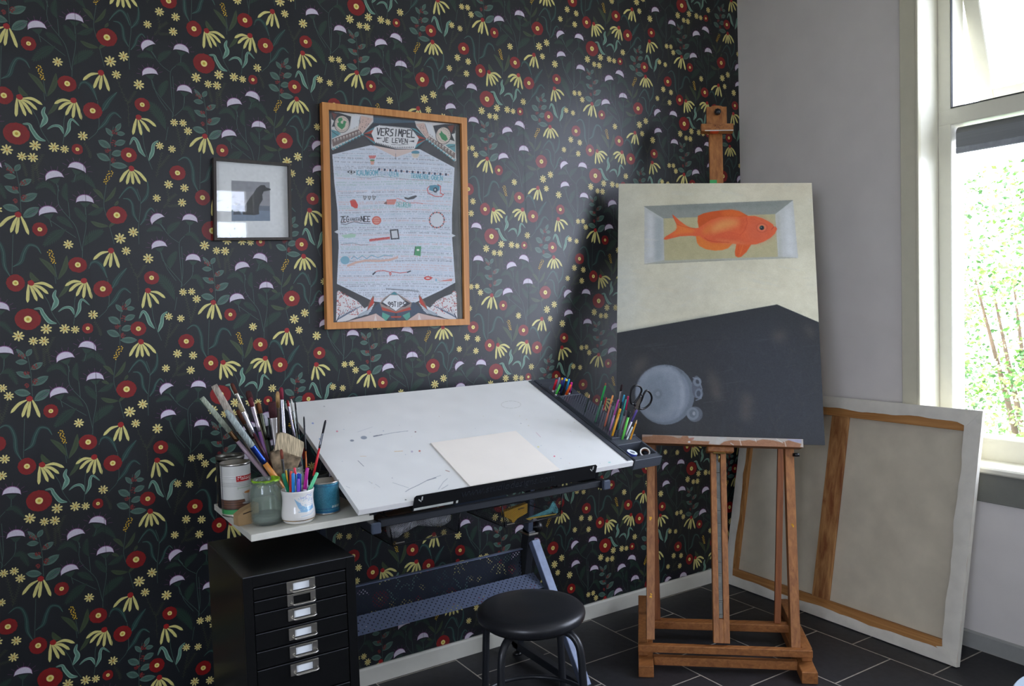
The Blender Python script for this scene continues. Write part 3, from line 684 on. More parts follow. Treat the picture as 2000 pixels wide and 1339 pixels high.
# ------------------------------------------------------------------ wall pictures
def frame_border(b, c, w, d, nrm):
    "four mitred bars round the outline c (TL,TR,BR,BL)"
    c = [Vector(p) for p in c]; cen = sum(c, Vector())/4; nrm = Vector(nrm); n = 4
    inn = []
    for i in range(4):
        e1 = (c[(i+1) % 4]-c[i]).normalized(); e0 = (c[i-1]-c[i]).normalized(); inn.append(c[i]+(e1+e0)*w)
    for i in range(4):
        j = (i+1) % 4; q = [c[i], c[j], inn[j], inn[i]]
        b.add(q+[p+nrm*d for p in q], [(0, 1, 2, 3), (4, 7, 6, 5), (0, 4, 5, 1), (1, 5, 6, 2), (2, 6, 7, 3), (3, 7, 4, 0)])
    return inn
PF = 34
yb = -.030
pc = [at(629, 199, 1, yb), at(912, 230, 1, yb), at(918, 634, 1, yb), at(639, 643, 1, yb)]
po = thing('framed_poster', 'large hand lettered poster in a light orange wooden frame on the floral wallpaper', 'framed poster', (1.18, 0, 1.30))
b = MB().mat(wood('orange_pine_frame', (176, 112, 52), (206, 144, 78), .45, 2, 10))
inn = frame_border(b, [p+Vector((0, .026, 0)) for p in pc], .0235, 1, (0, -.026, 0)); b.build('frame', None, po)
# the printed sheet; traced units: crop of the photograph at (620,190), 5.58 px per px
pin = [(140, 118), (1580, 283), (1620, 2418), (188, 2471)]
ip = [Vector((p.x, -.012, p.z)) for p in inn]
P = Painter(440, 640, pin, (66, 68, 72))
P.clouds(.012, 40)
# main white sheet
sheet = [(195, 605), (400, 555), (615, 505), (880, 600), (1150, 556), (1522, 757), (1512, 1000), (1497, 1248), (1497, 1500), (1535, 2018), (1390, 2100), (1100, 2240), (720, 2240), (640, 2230), (243, 2038), (262, 1640), (250, 1230), (215, 900)]
P.poly([(640, 508), (700, 490), (1130, 545), (1150, 556), (885, 640)], (214, 196, 188))
P.poly(sheet, (206, 212, 222)); P.poly([(630, 506), (880, 560), (1140, 553), (884, 640)], (212, 192, 184))
P.clouds(.010, 60)
cols = [(96, 104, 112), (112, 160, 168), (198, 140, 128), (120, 168, 150), (74, 80, 90), (150, 178, 196)]
rr = random.Random(4)
yy = 560
while yy < 2260:
    ph = rr.uniform(0, 6); cset = rr.choice(cols); hh = rr.uniform(9, 17); al = .62
    x = 205
    while x < 1535:
        y = yy+10*math.sin(x/260+ph*.2)+ .05*(x-860)*(1 if yy < 900 else .2)
        ok = y > 600+max(0, (x-1150))*.52-(100 if x < 640 else 0)*((640-x)/440 if x < 640 else 0)*-1 if False else True
        # inside the sheet?
        top = np.interp(x, [195, 615, 884, 1150, 1522], [605, 505, 640, 556, 757]); bot = np.interp(x, [243, 640, 1100, 1535], [2038, 2230, 2230, 2018])
        le = np.interp(y, [605, 900, 1230, 1640, 2038], [195, 215, 250, 262, 243]); ri = np.interp(y, [757, 1248, 1500, 2018], [1522, 1497, 1497, 1535])
        if top+14 < y < bot-12 and le+16 < x < ri-18 and rr.random() < .86:
            P.line([(x, y-hh/2), (x+rr.uniform(-3, 3), y+hh/2)], 3.4, cset, al)
            if rr.random() < .5: P.line([(x, y+rr.choice((-hh/2, 0, hh/2))), (x+7, y+rr.uniform(-hh/2, hh/2))], 3, cset, al)
        x += rr.uniform(9, 14)
        if rr.random() < .02: x += 24
    yy += rr.uniform(19, 27)
# title banner and side triangles
DK = (52, 56, 62); TE = (74, 140, 150); RD = (172, 74, 60); SL = (70, 96, 112)
P.poly([(640, 200), (1090, 245), (1180, 320), (1090, 300), (640, 262), (560, 300)], (70, 96, 112))
P.poly([(525, 380), (640, 270), (1090, 262), (1225, 440), (1140, 552), (880, 556), (625, 505)], DK)
for a, c_ in (((525, 380, 712, 284, 660, 300), SL), ((525, 382, 690, 292, 652, 330), TE), ((530, 382, 650, 330, 622, 378), RD), ((530, 385, 622, 380, 640, 430), DK), ((530, 388, 640, 430, 655, 470), RD), ((535, 392, 655, 470, 660, 498), TE),
              ((1222, 440, 1045, 318, 1100, 330), TE), ((1220, 440, 1075, 355, 1110, 392), SL), ((1220, 441, 1108, 400, 1135, 437), RD), ((1220, 443, 1135, 440, 1115, 480), DK), ((1220, 444, 1115, 476, 1095, 510), RD), ((1218, 446, 1095, 510, 1090, 548), TE)):
    P.poly([(a[0], a[1]), (a[2], a[3]), (a[4], a[5])], c_)
P.poly([(620, 378), (655, 310), (710, 286), (1045, 320), (1095, 380), (1135, 437), (1110, 500), (1088, 550), (880, 545), (662, 482)], (222, 222, 222))
for k in range(22):
    x = 715+k*15.5; y = 284+k*1.7; P.poly([(x, y), (x+11, y+1), (x+5, y+16)], DK)
    x = 668+k*19; y = 484+min(k, 10)*5.2; P.poly([(x, y), (x+14, y+3), (x+7, y-15)], DK)
P.text('VERSIMPEL', 672, 392, 1095, 428, 78, (40, 42, 48), 11, jitter=4); P.text('JE LEVEN', 738, 470, 1015, 490, 50, (40, 42, 48), 8, jitter=3)
P.poly([(676, 420), (738, 430), (680, 440)], DK); P.poly([(1085, 455), (1022, 466), (1083, 476)], DK); P.line([(835, 500), (930, 506), (1020, 498)], 4, DK)
# corner ornaments
def corner(f, sq):
    P.poly([f(180, 135), f(640, 180), f(640, 250), f(525, 380), f(200, 560), f(185, 540)], (206, 204, 200))
    P.poly([f(180, 135), f(270, 148), f(400, 190), f(385, 290), f(190, 300)], DK); P.poly([f(185, 140), f(248, 165), f(215, 225)], (110, 60, 56)); P.poly([f(182, 215), f(215, 235), f(190, 300)], (210, 210, 208))
    for k in range(3): P.poly([f(415+k*28, 172), f(448+k*26, 190), f(432+k*26, 320-k*14), f(388+k*30, 330-k*14)], (214, 216, 218)); P.line([f(448+k*26, 190), f(432+k*26, 322-k*14)], 4, DK)
    P.poly([f(510, 180), f(640, 215), f(520, 378), f(475, 330)], (206, 178, 166))
    for k in range(22):
        x = 500+rr.uniform(-18, 95); y = 215+rr.uniform(0, 120)
        if y < 378-(x-520)*1.2 and x > 470+.0*y: P.poly([f(x, y), f(x+9, y-2), f(x+4, y+9)], DK)
    P.poly([f(190, 440), f(480, 330), f(525, 378), f(200, 520)], (120, 104, 100))
    for k in range(9): P.ell(*f(222+k*33, 452-k*11), 9, 17, (208, 196, 186)); P.ell(*f(222+k*33, 458-k*11), 4, 7, DK)
    P.poly([f(186, 330), f(250, 350), f(290, 380), f(190, 432)], (96, 150, 158)); P.line([f(190, 350), f(262, 400)], 5, DK)
    for k in range(10): P.ell(*f(208+k*35, 540-k*17), 15, 13, TE); P.ell(*f(208+k*35, 534-k*17), 8, 7, (190, 206, 206))
    P.ell(*f(300, 272), 84, 96, (60, 62, 66)); P.ell(*f(300, 272), 78, 90, (208, 194, 180))
    for k in range(26):
        a = k*2*PI/26; q = f(300+66*math.cos(a), 272+76*math.sin(a)); P.line([q, (q[0]+7*math.cos(a*3), q[1]+7*math.sin(a*3))], 4, DK)
    GR = (66, 140, 92)
    if sq: P.poly([f(262, 205), f(298, 200), f(310, 228), f(288, 240), f(286, 262), f(310, 270), f(318, 232), f(352, 246), f(340, 262), f(332, 300), f(300, 332), f(282, 318), f(252, 292), f(248, 262), f(268, 250), f(256, 232)], GR)
    else: P.poly([f(256, 300), f(270, 262), f(300, 246), f(318, 222), f(326, 250), f(346, 262), f(336, 286), f(322, 320), f(284, 330)], GR)
corner(lambda x, y: (x, y), True)
HM = hom([(180, 135), (640, 180), (200, 560), (525, 380)], [(1528, 285), (1090, 245), (1525, 690), (1220, 442)])
def fm(x, y):
    v = HM @ np.array([x, y, 1]); return (v[0]/v[2], v[1]/v[2])
corner(fm, False)
# lettering and little drawings on the sheet
P.poly([(352, 798), (400, 776), (450, 800), (404, 826)], DK); P.ell(402, 800, 26, 18, (200, 206, 212)); P.ell(402, 800, 11, 13, DK)
P.text('KAUWGOM', 458, 838, 695, 838, 60, (100, 164, 184), 8); P.text('TEGEN', 705, 836, 808, 840, 36, (150, 176, 196), 5); P.text('UIEN', 815, 848, 912, 852, 54, (100, 164, 184), 7)
P.text('TRANENDE', 1045, 868, 1252, 882, 50, (100, 164, 184), 7); P.text('OGEN', 1268, 888, 1395, 898, 52, (100, 164, 184), 8)
for k in range(13): P.ell(704+k*60.5, 772+k*5, 12, 14, (48, 60, 86)); P.ell(734+k*60, 775+k*5, 7, 8, (200, 156, 146))
P.line([(455, 855), (600, 868), (700, 850), (890, 868), (1050, 886), (1250, 890)], 4, DK, .6)
P.poly([(605, 665), (655, 665), (645, 720), (615, 720)], (206, 150, 134)); P.ell(630, 672, 26, 10, (96, 140, 100))
for k in range(7): P.ell(600+k*10, 628+(k % 2)*14, 10, 12, (206, 120, 116))
P.ell(1098, 612, 42, 40, (216, 206, 196)); P.ell(1098, 588, 44, 20, (84, 140, 160)); P.poly([(1060, 600), (1140, 604), (1120, 640), (1080, 640)], (205, 196, 178))
P.poly([(1250, 952), (1310, 945), (1362, 950), (1360, 1000), (1322, 1028), (1248, 1000)], (84, 140, 160)); P.ell(1315, 1000, 24, 28, (52, 60, 72)); P.ell(1313, 998, 11, 13, (170, 190, 200))
P.line([(1250, 960), (1226, 985), (1240, 1035), (1310, 1070), (1385, 1072), (1404, 1050), (1370, 1038), (1372, 960), (1340, 942)], 8, (196, 70, 66))
P.poly([(975, 1075), (1020, 1085), (1060, 1070), (1100, 1058), (1120, 1068), (1080, 1098), (1020, 1108), (985, 1098)], (74, 78, 84))
P.poly([(385, 1120), (420, 1100), (450, 1115), (474, 1165), (468, 1200), (440, 1200), (400, 1175)], (206, 82, 76)); P.ell(425, 1112, 22, 10, (190, 100, 90))
P.poly([(785, 1105), (890, 1100), (890, 1118), (870, 1160), (800, 1160), (780, 1150)], (206, 130, 120)); P.poly([(752, 1150), (785, 1120), (790, 1160)], (120, 90, 86))
P.line([(895, 1092), (960, 1110), (1010, 1140), (1120, 1140), (1180, 1150)], 5, (200, 90, 86)); P.text('DEUREN', 890, 1182, 1045, 1190, 52, (110, 170, 168), 6)
for k in range(3): P.ell(545+k*50, 1085, 20, 24, (190, 194, 200)); P.line([(530+k*50, 1060), (548+k*50, 1108), (566+k*50, 1070), (540+k*50, 1072)], 5, DK)
P.text('ZEG', 285, 1358, 380, 1352, 66, (44, 46, 52), 8); P.text('VAKER', 385, 1340, 500, 1340, 36, (60, 64, 70), 5); P.text('NEE', 502, 1345, 610, 1350, 58, (44, 46, 52), 9)
P.line([(290, 1372), (340, 1380), (380, 1345+18), (430, 1350), (480, 1360), (540, 1366), (612, 1372)], 6, DK)
P.ell(676, 1335, 50, 48, (206, 98, 84)); P.ell(676, 1335, 38, 36, (214, 150, 136)); P.line([(640, 1325), (712, 1325)], 6, (198, 84, 74)); P.line([(640, 1345), (712, 1345)], 6, (198, 84, 74))
for k in range(24):
    a = k*2*PI/24; P.ell(1332+80*math.cos(a), 1330+84*math.sin(a), 9, 9, (198, 110, 100) if k % 2 else (90, 70, 70))
P.ell(1332, 1330, 66, 70, (206, 210, 214))
P.poly([(820, 1437), (912, 1430), (926, 1540), (832, 1546)], DK); P.poly([(836, 1450), (900, 1444), (912, 1526), (846, 1532)], (200, 204, 208))
for k in range(14): P.line([(600+k*16, 1545-k*2), (606+k*16, 1568-k*2), (612+k*16, 1540-k*2)], 8, (190, 64, 56))
P.poly([(290, 1500), (400, 1480), (455, 1490), (440, 1522), (330, 1530)], (168, 202, 180))
P.poly([(1098, 1622), (1162, 1618), (1156, 1728), (1086, 1716)], (78, 150, 104)); P.ell(1128, 1660, 15, 11, (226, 230, 220)); P.line([(1098, 1622), (1086, 1716)], 6, DK)
P.ell(332, 1775, 50, 46, (128, 174, 192)); P.text('CINDERELLA', 385, 1782, 700, 1758, 56, (120, 168, 190), 7) if False else None
P.line([(400, 1760), (430, 1730), (470, 1760), (520, 1725), (570, 1758), (620, 1720), (690, 1745), (760, 1720), (850, 1728)], 9, (124, 170, 192))
P.line([(360, 1838), (450, 1800), (560, 1778), (700, 1782), (820, 1770), (905, 1742)], 24, (212, 172, 156), .9)
P.line([(660, 1905), (690, 1893), (760, 1890), (820, 1905), (838, 1925), (826, 1940), (815, 1920), (840, 1900), (930, 1915), (1010, 1905)], 8, (198, 92, 86)); P.line([(636, 1932), (662, 1908)], 14, (40, 44, 60)); P.line([(1012, 1906), (1048, 1892)], 12, (40, 44, 60))
P.ell(1236, 1970, 42, 22, (200, 64, 56)); P.ell(1236, 1970, 24, 9, (214, 200, 200)); P.poly([(1262, 1950), (1292, 1965), (1262, 1985)], (200, 80, 70)); P.poly([(1355, 2005), (1420, 1990), (1500, 1975), (1500, 2000)], (210, 130, 120)); P.ell(1326, 1990, 10, 16, (130, 180, 200))
P.poly([(215, 1462), (250, 1440), (285, 1462), (250, 1480)], (206, 210, 214)); P.poly([(1470, 1500), (1500, 1484), (1538, 1502), (1500, 1518)], (206, 210, 214))
for k in range(28): P.line([(782+k*12.8, 2085+k*.9), (788+k*12.8, 2096+k*.9)], 6, DK)
P.line([(290, 1600), (420, 1586), (500, 1606), (585, 1604)], 4, DK, .7); P.line([(884, 600), (884, 660)], 5, DK)
# bottom ornaments
def tree_(f):
    P.poly([f(232, 2465), f(245, 2125), f(268, 2112), f(300, 2150), f(380, 2180), f(470, 2230), f(545, 2310), f(540, 2370), f(350, 2455)], (216, 214, 214))
    for k in range(150):
        x = 240+rr.random()*300; y = 2120+rr.random()*260
        if y > 2110+(x-268)*.62 and y < 2440-(x-240)*.2: P.ell(*f(x, y), 5.5, 5.5, (176, 70, 66) if rr.random() < .65 else (150, 120, 120))
    for k in range(9):
        x = 262+k*30; P.line([f(250, 2440), f(x, 2400-k*14), f(x+24, 2330-k*6)], 3.5, (80, 96, 120))
    P.line([f(236, 2462), f(272, 2385)], 9, (40, 50, 70))
    P.poly([f(545, 2310), f(640, 2245), f(655, 2250), f(600, 2370), f(545, 2385), f(460, 2410)], (214, 216, 220))
    for k in range(4): P.line([f(470, 2385+k*10), f(560, 2340+k*12), f(640, 2270+k*20)], 4, (60, 90, 110))
    P.poly([f(640, 2165), f(650, 2185), f(640, 2270), f(570, 2340), f(590, 2250)], (128, 100, 88)); P.poly([f(636, 2180), f(650, 2250), f(600, 2300), f(575, 2330), f(598, 2270)], (190, 66, 52))
    P.poly([f(700, 2245), f(880, 2300), f(880, 2430), f(600, 2380), f(560, 2400)], (64, 78, 96)); P.poly([f(340, 2460), f(560, 2400), f(670, 2365), f(790, 2448)], (206, 180, 170)); P.poly([f(664, 2375), f(682, 2445), f(648, 2446)], (224, 214, 208))
    P.line([f(345, 2455), f(560, 2396), f(670, 2362)], 6, DK)
tree_(lambda x, y: (x, y))
HB = hom([(232, 2465), (245, 2115), (880, 2300), (790, 2448)], [(1560, 2425), (1545, 2110), (880, 2295), (1010, 2440)])
def fb(x, y):
    v = HB @ np.array([x, y, 1]); return (v[0]/v[2], v[1]/v[2])
tree_(fb)
P.poly([(710, 2250), (760, 2190), (868, 2120), (990, 2195), (1060, 2240), (1050, 2290), (890, 2345), (730, 2300)], (150, 132, 124)); P.poly([(720, 2250), (790, 2215), (790, 2290)], (50, 54, 62)); P.poly([(1050, 2250), (985, 2215), (985, 2290)], (50, 54, 62))
P.poly([(868, 2122), (915, 2155), (822, 2156)], TE); P.poly([(820, 2160), (920, 2162), (1005, 2245), (888, 2338), (738, 2238)], (222, 224, 226)); P.line([(820, 2160), (738, 2238), (888, 2338), (1005, 2245), (920, 2162)], 5, DK)
P.text('99TIPS', 800, 2288, 990, 2290, 54, (44, 46, 54), 9, jitter=3)
P.poly([(725, 2288), (888, 2345), (1040, 2290), (1055, 2320), (890, 2360), (740, 2330)], (176, 70, 52))
P.poly([(740, 2350), (825, 2388), (778, 2448), (735, 2400)], (84, 158, 140)); P.poly([(1038, 2345), (960, 2385), (1005, 2442), (1045, 2400)], (84, 158, 140)); P.poly([(880, 2360), (898, 2358), (908, 2410), (890, 2440), (870, 2410)], (48, 50, 60)); P.poly([(830, 2395), (950, 2390), (940, 2410), (840, 2412)], (176, 70, 52))
# faint fold creases of the printed sheet
P.line([(884, 560), (905, 2230)], 3, (180, 186, 198), .6); P.line([(215, 1105), (1508, 1150)], 3, (190, 196, 206), .4)
P.line([(1562, 300), (1600, 2410)], 5, (200, 196, 186), .5)
co = P.out(); Hh, Ww = co.shape[:2]
def quad_grid(c, Ww, Hh):
    "c = TL,TR,BR,BL"
    M = hom([(0, 0), (1, 0), (1, 1), (0, 1)], [(0, 0), (1, 0), (1, 1), (0, 1)])
    u, v = np.meshgrid(np.linspace(0, 1, Ww), np.linspace(0, 1, Hh)); c = [np.array(p) for p in c]
    return (c[0]*((1-u)*(1-v))[..., None]+c[1]*(u*(1-v))[..., None]+c[2]*(u*v)[..., None]+c[3]*((1-u)*v)[..., None])
ys = -.016
pq = [Vector((p.x, ys, p.z)) for p in inn]
colour_grid('printed_sheet', quad_grid(pq, Ww, Hh), co, vcol('printed_paper', rough=.55, spec=.3, noise_amt=.05), po)
pg = bpy.data.materials.new('picture_glass'); pg.use_nodes = True; nt = pg.node_tree
for n_ in list(nt.nodes):
    if n_.type != 'OUTPUT_MATERIAL': nt.nodes.remove(n_)
tr = nt.nodes.new('ShaderNodeBsdfTransparent'); gl = nt.nodes.new('ShaderNodeBsdfGlossy'); gl.inputs['Roughness'].default_value = .015
fr = schlick(nt); mxs = nt.nodes.new('ShaderNodeMixShader')
nt.links.new(fr, mxs.inputs[0]); nt.links.new(tr.outputs[0], mxs.inputs[1]); nt.links.new(gl.outputs[0], mxs.inputs[2]); nt.links.new(mxs.outputs[0], [n_ for n_ in nt.nodes if n_.type == 'OUTPUT_MATERIAL'][0].inputs[0])
MB().poly([Vector((p.x, -.019, p.z)) for p in inn], .002, (0, -1, 0)).build('picture_pane', pg, po)

sc_ = [at(417, 307, 1, -.026), at(568, 319, 1, -.026), at(571, 468, 1, -.026), at(419, 469, 1, -.026)]
pf = thing('framed_photograph', 'small square photograph of an animal silhouette in a thin dark brown frame', 'framed photograph', (.66, 0, 1.61))
b = MB().mat(wood('dark_brown_frame', (44, 38, 34), (62, 54, 48), .5, 2, 14)); inn2 = frame_border(b, [p+Vector((0, .023, 0)) for p in sc_], .0085, 1, (0, -.023, 0)); b.build('frame', None, pf)
P = Painter(200, 200, [(198, 215), (1118, 290), (1128, 1180), (215, 1160)], (226, 228, 226))
P.poly([(408, 460), (895, 488), (895, 965), (412, 958)], (150, 152, 156)); P.poly([(410, 590), (897, 612), (897, 780), (412, 765)], (158, 158, 162)); P.poly([(411, 765), (897, 780), (897, 840), (412, 830)], (116, 124, 134)); P.poly([(412, 830), (897, 840), (897, 965), (412, 958)], (128, 142, 158))
P.clouds(.01, 12)
P.poly([(552, 880), (562, 810), (600, 740), (650, 665), (690, 620), (728, 560), (780, 522), (830, 522), (852, 552), (905, 568), (905, 585), (868, 592), (820, 600), (800, 640), (806, 700), (768, 760), (756, 800), (760, 880), (700, 890)], (70, 72, 74))
P.poly([(432, 880), (440, 820), (468, 806), (480, 812), (486, 760), (512, 742), (524, 752), (506, 800), (520, 860), (545, 880)], (84, 90, 100))
co = P.out(); colour_grid('photograph_print', quad_grid([Vector((p.x, -.012, p.z)) for p in inn2], co.shape[1], co.shape[0]), co, MATS['printed_paper'], pf)
MB().poly([Vector((p.x, -.015, p.z)) for p in inn2], .002, (0, -1, 0)).build('picture_pane', pg, pf)

# ------------------------------------------------------------------ drafting table
TP = Vector((.7003, -.738, .8403)); TW, TD = .965, .6272; TA, TT = .382, .0112
tX = Vector((math.cos(TT), math.sin(TT), 0)); tY = Vector((-math.sin(TT)*math.cos(TA), math.cos(TT)*math.cos(TA), math.sin(TA))); tN = tX.cross(tY)
def tp(u, v, n=0): return TP+tX*u+tY*v+tN*n
dt = thing('drafting_table', 'white tilted drafting table on a dark grey metal frame with a side shelf', 'drafting table', (1.17, -.4, 0))
# the top surface carries paint marks
P = Painter(640, 430, [(558.5, 786.5), (1038, 742.5), (1237.9, 900), (700.6, 996.8)], (232, 232, 228), 2)
P.clouds(.006, 60)
G = (120, 126, 136)
def cz(ax, ay, sc): return lambda x, y: (ax+x*sc, ay+y*sc)
g = cz(640, 920, .12)
P.line([g(1280, 330), g(1340, 290), g(1500, 215), g(1640, 140)], .9, G); P.line([g(1640, 145), g(1760, 95), g(1860, 60)], .5, G); P.line([g(1640, 140), g(1780, 100)], 1.6, G, .8); P.line([g(1070, 180), g(1330, 265)], .5, G, .7); P.line([g(1820, 290), g(1900, 170), g(1970, 110)], .7, G, .8)
P.line([g(1870, 285), g(1980, 215)], 1.0, G, .6); P.line([g(680, 160), g(730, 195)], .5, G, .6); P.line([g(785, 205), g(860, 260)], .5, G, .6); P.ell(*g(1283, 461), 1.6, 1, (60, 60, 64)); P.line([g(300, 240), g(365, 272)], .6, G, .5)
g = cz(700, 840, .3)
P.ell(*g(40, 44), 6, 3, (150, 158, 168), .9); P.line([g(105, 38), g(240, 12), g(330, 2)], .8, (140, 146, 156), .8); P.line([g(105, 38), g(160, 26)], 1.8, (110, 116, 126), .8); P.line([g(240, 135), g(295, 132)], 1.2, (214, 178, 120), .7); P.ell(*g(405, 132), 2, 1.6, (190, 110, 90)); P.ell(*g(355, 136), 2, 2, (170, 160, 180), .7); P.line([g(15, 166), g(55, 166)], .8, (220, 190, 140), .7)
P.line([g(0, 195), g(38, 232)], .8, (110, 110, 116)); P.line([g(1160, 12), g(1190, 42)], .7, (200, 150, 160), .7); P.ell(*g(1280, 166), 1.6, 1.3, (220, 90, 120)); P.ell(*g(1175, 105), 2, 1.6, (226, 216, 130), .6); P.ell(*g(1635, 205), 2.4, 1.4, (130, 200, 190), .6); P.line([g(575, 258), g(600, 266)], 1.6, (150, 100, 90), .6); P.ell(*g(378, 8), 1.4, 1.2, (120, 80, 80))
g = cz(560, 740, .09)
P.ell(*g(1105, 1125), 2.0, 1.6, (214, 110, 130), .8); P.ell(*g(575, 950), 2.2, 1.6, (110, 130, 200), .7); P.ell(*g(725, 1290), 1.6, 1.3, (80, 130, 190), .8); P.ell(*g(1690, 1265), 6, 3, (140, 150, 160), .8); P.ell(*g(1430, 1325), 4, 2, (120, 128, 138), .8); P.line([g(1900, 1232), g(1985, 1212)], 1.4, (110, 116, 126), .8); P.line([g(1550, 1140), g(1880, 1030)], .7, (180, 184, 190), .6); P.ell(*g(830, 585), 1.6, 1, (150, 150, 150), .6)
for k in range(14):
    a0 = k*2*PI/14; a1 = a0+.36; cx, cy = 999.0, 790.0; P.line([(cx+19*math.cos(a0), cy+7*math.sin(a0)), (cx+19*math.cos(a1), cy+7*math.sin(a1))], .8, (196, 196, 186), .8)
rr = random.Random(9)
for k in range(45):
    P.ell(rr.uniform(640, 1180), rr.uniform(800, 980), rr.uniform(.5, 1.2), rr.uniform(.4, .9), rr.choice([(150, 150, 160), (190, 150, 130), (130, 150, 170), (200, 190, 150)]), .6)
co = P.out(); Hh, Ww = co.shape[:2]
uu, vv = np.meshgrid(np.linspace(0, TW, Ww), np.linspace(TD, 0, Hh))
pos = np.array(TP)+uu[..., None]*np.array(tX)+vv[..., None]*np.array(tY)+np.array(tN)*.0002
lam = vcol('white_laminate', rough=.30, spec=.5, noise_amt=.02)
edge = mat('laminate_edge', (222, 220, 216), rough=.45, noise_amt=.01)
tt_ = MB().mat(edge).boxm(tp(TW/2, TD/2, -.0085), tX*TW/2, tY*TD/2, tN*.0085, .0008).build('tabletop', None, dt)
colour_grid('top_surface', pos, co, lam, tt_)
sh = mat('white_shelf_laminate', (206, 204, 192), rough=.4, noise_amt=.02)
MB().mat(sh).box((.432, -.682, .792), (.765, -.272, .810), .0015).build('side_shelf', None, dt)
# metal base
LX, RX = .754, 1.553
for x in (LX, RX):
    MB().mat(blk).box((x-.012, -.715, .765), (x+.012, -.12, .792), .002).build('side_rail', None, dt)
    MB().mat(slate).box((x-.0135, -.727, .763), (x+.0135, -.714, .794), .003).build('rail_end_cap', None, dt)
MB().mat(blk).beam((.772, -.70, .785), (1.540, -.70, .782), .020, .02, (0, 0, 1), .002).build('front_crossbar', None, dt)
MB().mat(blk).beam((.77, -.20, .778), (1.54, -.20, .778), .025, .02, (0, 0, 1), .002).build('rear_crossbar', None, dt)
# flat channel under the top, hinge arms and tilt struts
b = MB().mat(blk)
for u in (.10, .82): b.boxm(tp(u, .22, -.027), tX*.012, tY*.20, tN*.010, .001)
b.boxm(tp(.47, .045, -.026), tX*.42, tY*.012, tN*.009, .001); b.boxm(tp(.47, .40, -.026), tX*.38, tY*.012, tN*.009, .001)
b.build('top_support', None, dt)
b = MB().mat(slate); b.boxm(tp(.40, .02, -.060), tX*.09, tY*.012, tN*.004, .001); b.build('pencil_bracket', None, dt)
for x, u in ((LX, .07), (RX, .84)):
    MB().mat(blk).beam((x, -.26, .78), tuple(tp(u, .42, -.03)), .02, .006, (1, 0, 0)).build('tilt_arm', None, dt); MB().mat(blk).beam((x, -.66, .79), tuple(tp(u, .03, -.03)), .02, .006, (1, 0, 0)).build('hinge_arm', None, dt)
# stop bar along the front edge with a raised web address
b = MB().mat(blkp)
pr = []
for (u, n_) in ((.160, -.034), (.160, .010), (.166, .016), (.798, .016), (.804, .010), (.804, -.034)): pr.append(tp(u, -.002, n_))
b.poly(pr, .0025, -tY)
b.boxm(tp(.48, .010, -.0335), tX*.32, tY*.012, tN*.0012)
sb = b.build('stop_bar', None, dt)
vs, fs = text_mesh('www.studiodesigns.com', .036, .0008)
mx_ = max(v.x for v in vs); b = MB().mat(mat('raised_lettering', (34, 37, 43), rough=.3, noise_amt=.02)); b.add([tp(.31+v.x/mx_*.33, -.0048-v.z, -.014+v.y*.95) for v in vs], fs); b.build('lettering', None, sb)
for u in (.178, .782):
    b = MB().mat(mat('pale_slot', (176, 178, 172), rough=.6)); b.boxm(tp(u, -.005, .000), (tX*.5-tN*.4).normalized()*.006, tY*.0006, tN*.002); b.boxm(tp(u+.006, -.005, .006), tX*.002, tY*.0006, tN*.006); b.build('hook_cutout', None, sb)
MB().mat(MATS['pale_slot']).boxm(tp(.225, -.005, -.027), tX*.062, tY*.0006, tN*.0035).build('slot', None, sb); MB().mat(MATS['pale_slot']).boxm(tp(.30, -.005, -.027), tX*.003, tY*.0006, tN*.004).build('screw', None, sb)
# legs
for x in (LX+.012, RX+.020):
    lg = MB().mat(blk); lg.beam((x, -.115, .03), (x, -.225, .52), .030, .045, (1, 0, 0), .002); lg.build('leg', None, dt)
    MB().mat(slate).beam((x-.004, -.222, .50), (x-.004, -.262, .785), .022, .034, (1, 0, 0), .002).build('telescopic_post', None, dt)
    MB().mat(mat('light_slate_metal', (96, 106, 128), rough=.38, metal=.2)).beam((x, -.255, .482), (x, -.553, .040), .034, .028, (1, 0, 0), .002).build('brace', None, dt)
    MB().mat(blk).beam((x, -.10, .040), (x, -.548, .034), .030, .030, (1, 0, 0), .002).build('foot_bar', None, dt)
    MB().mat(chrome).box((x-.02, -.255, .503), (x+.022, -.19, .510), .001).build('collar', None, dt)
    for yy_ in (-.115, -.535): MB().mat(blkp).lathe((x, yy_, 0), [(0, 0), (.019, 0), (.020, .006), (.012, .012), (.006, .014), (.006, .03), (0, .03)], 20).build('levelling_foot', None, dt)
    kx = x+.018
    MB().mat(blkp).lathe((kx, -.222, .523), [(0, 0), (.006, 0), (.006, .012), (.021, .013), (.023, .018), (.023, .030), (.018, .035), (0, .036)], 24, (1, 0, 0)).build('knob', None, dt)
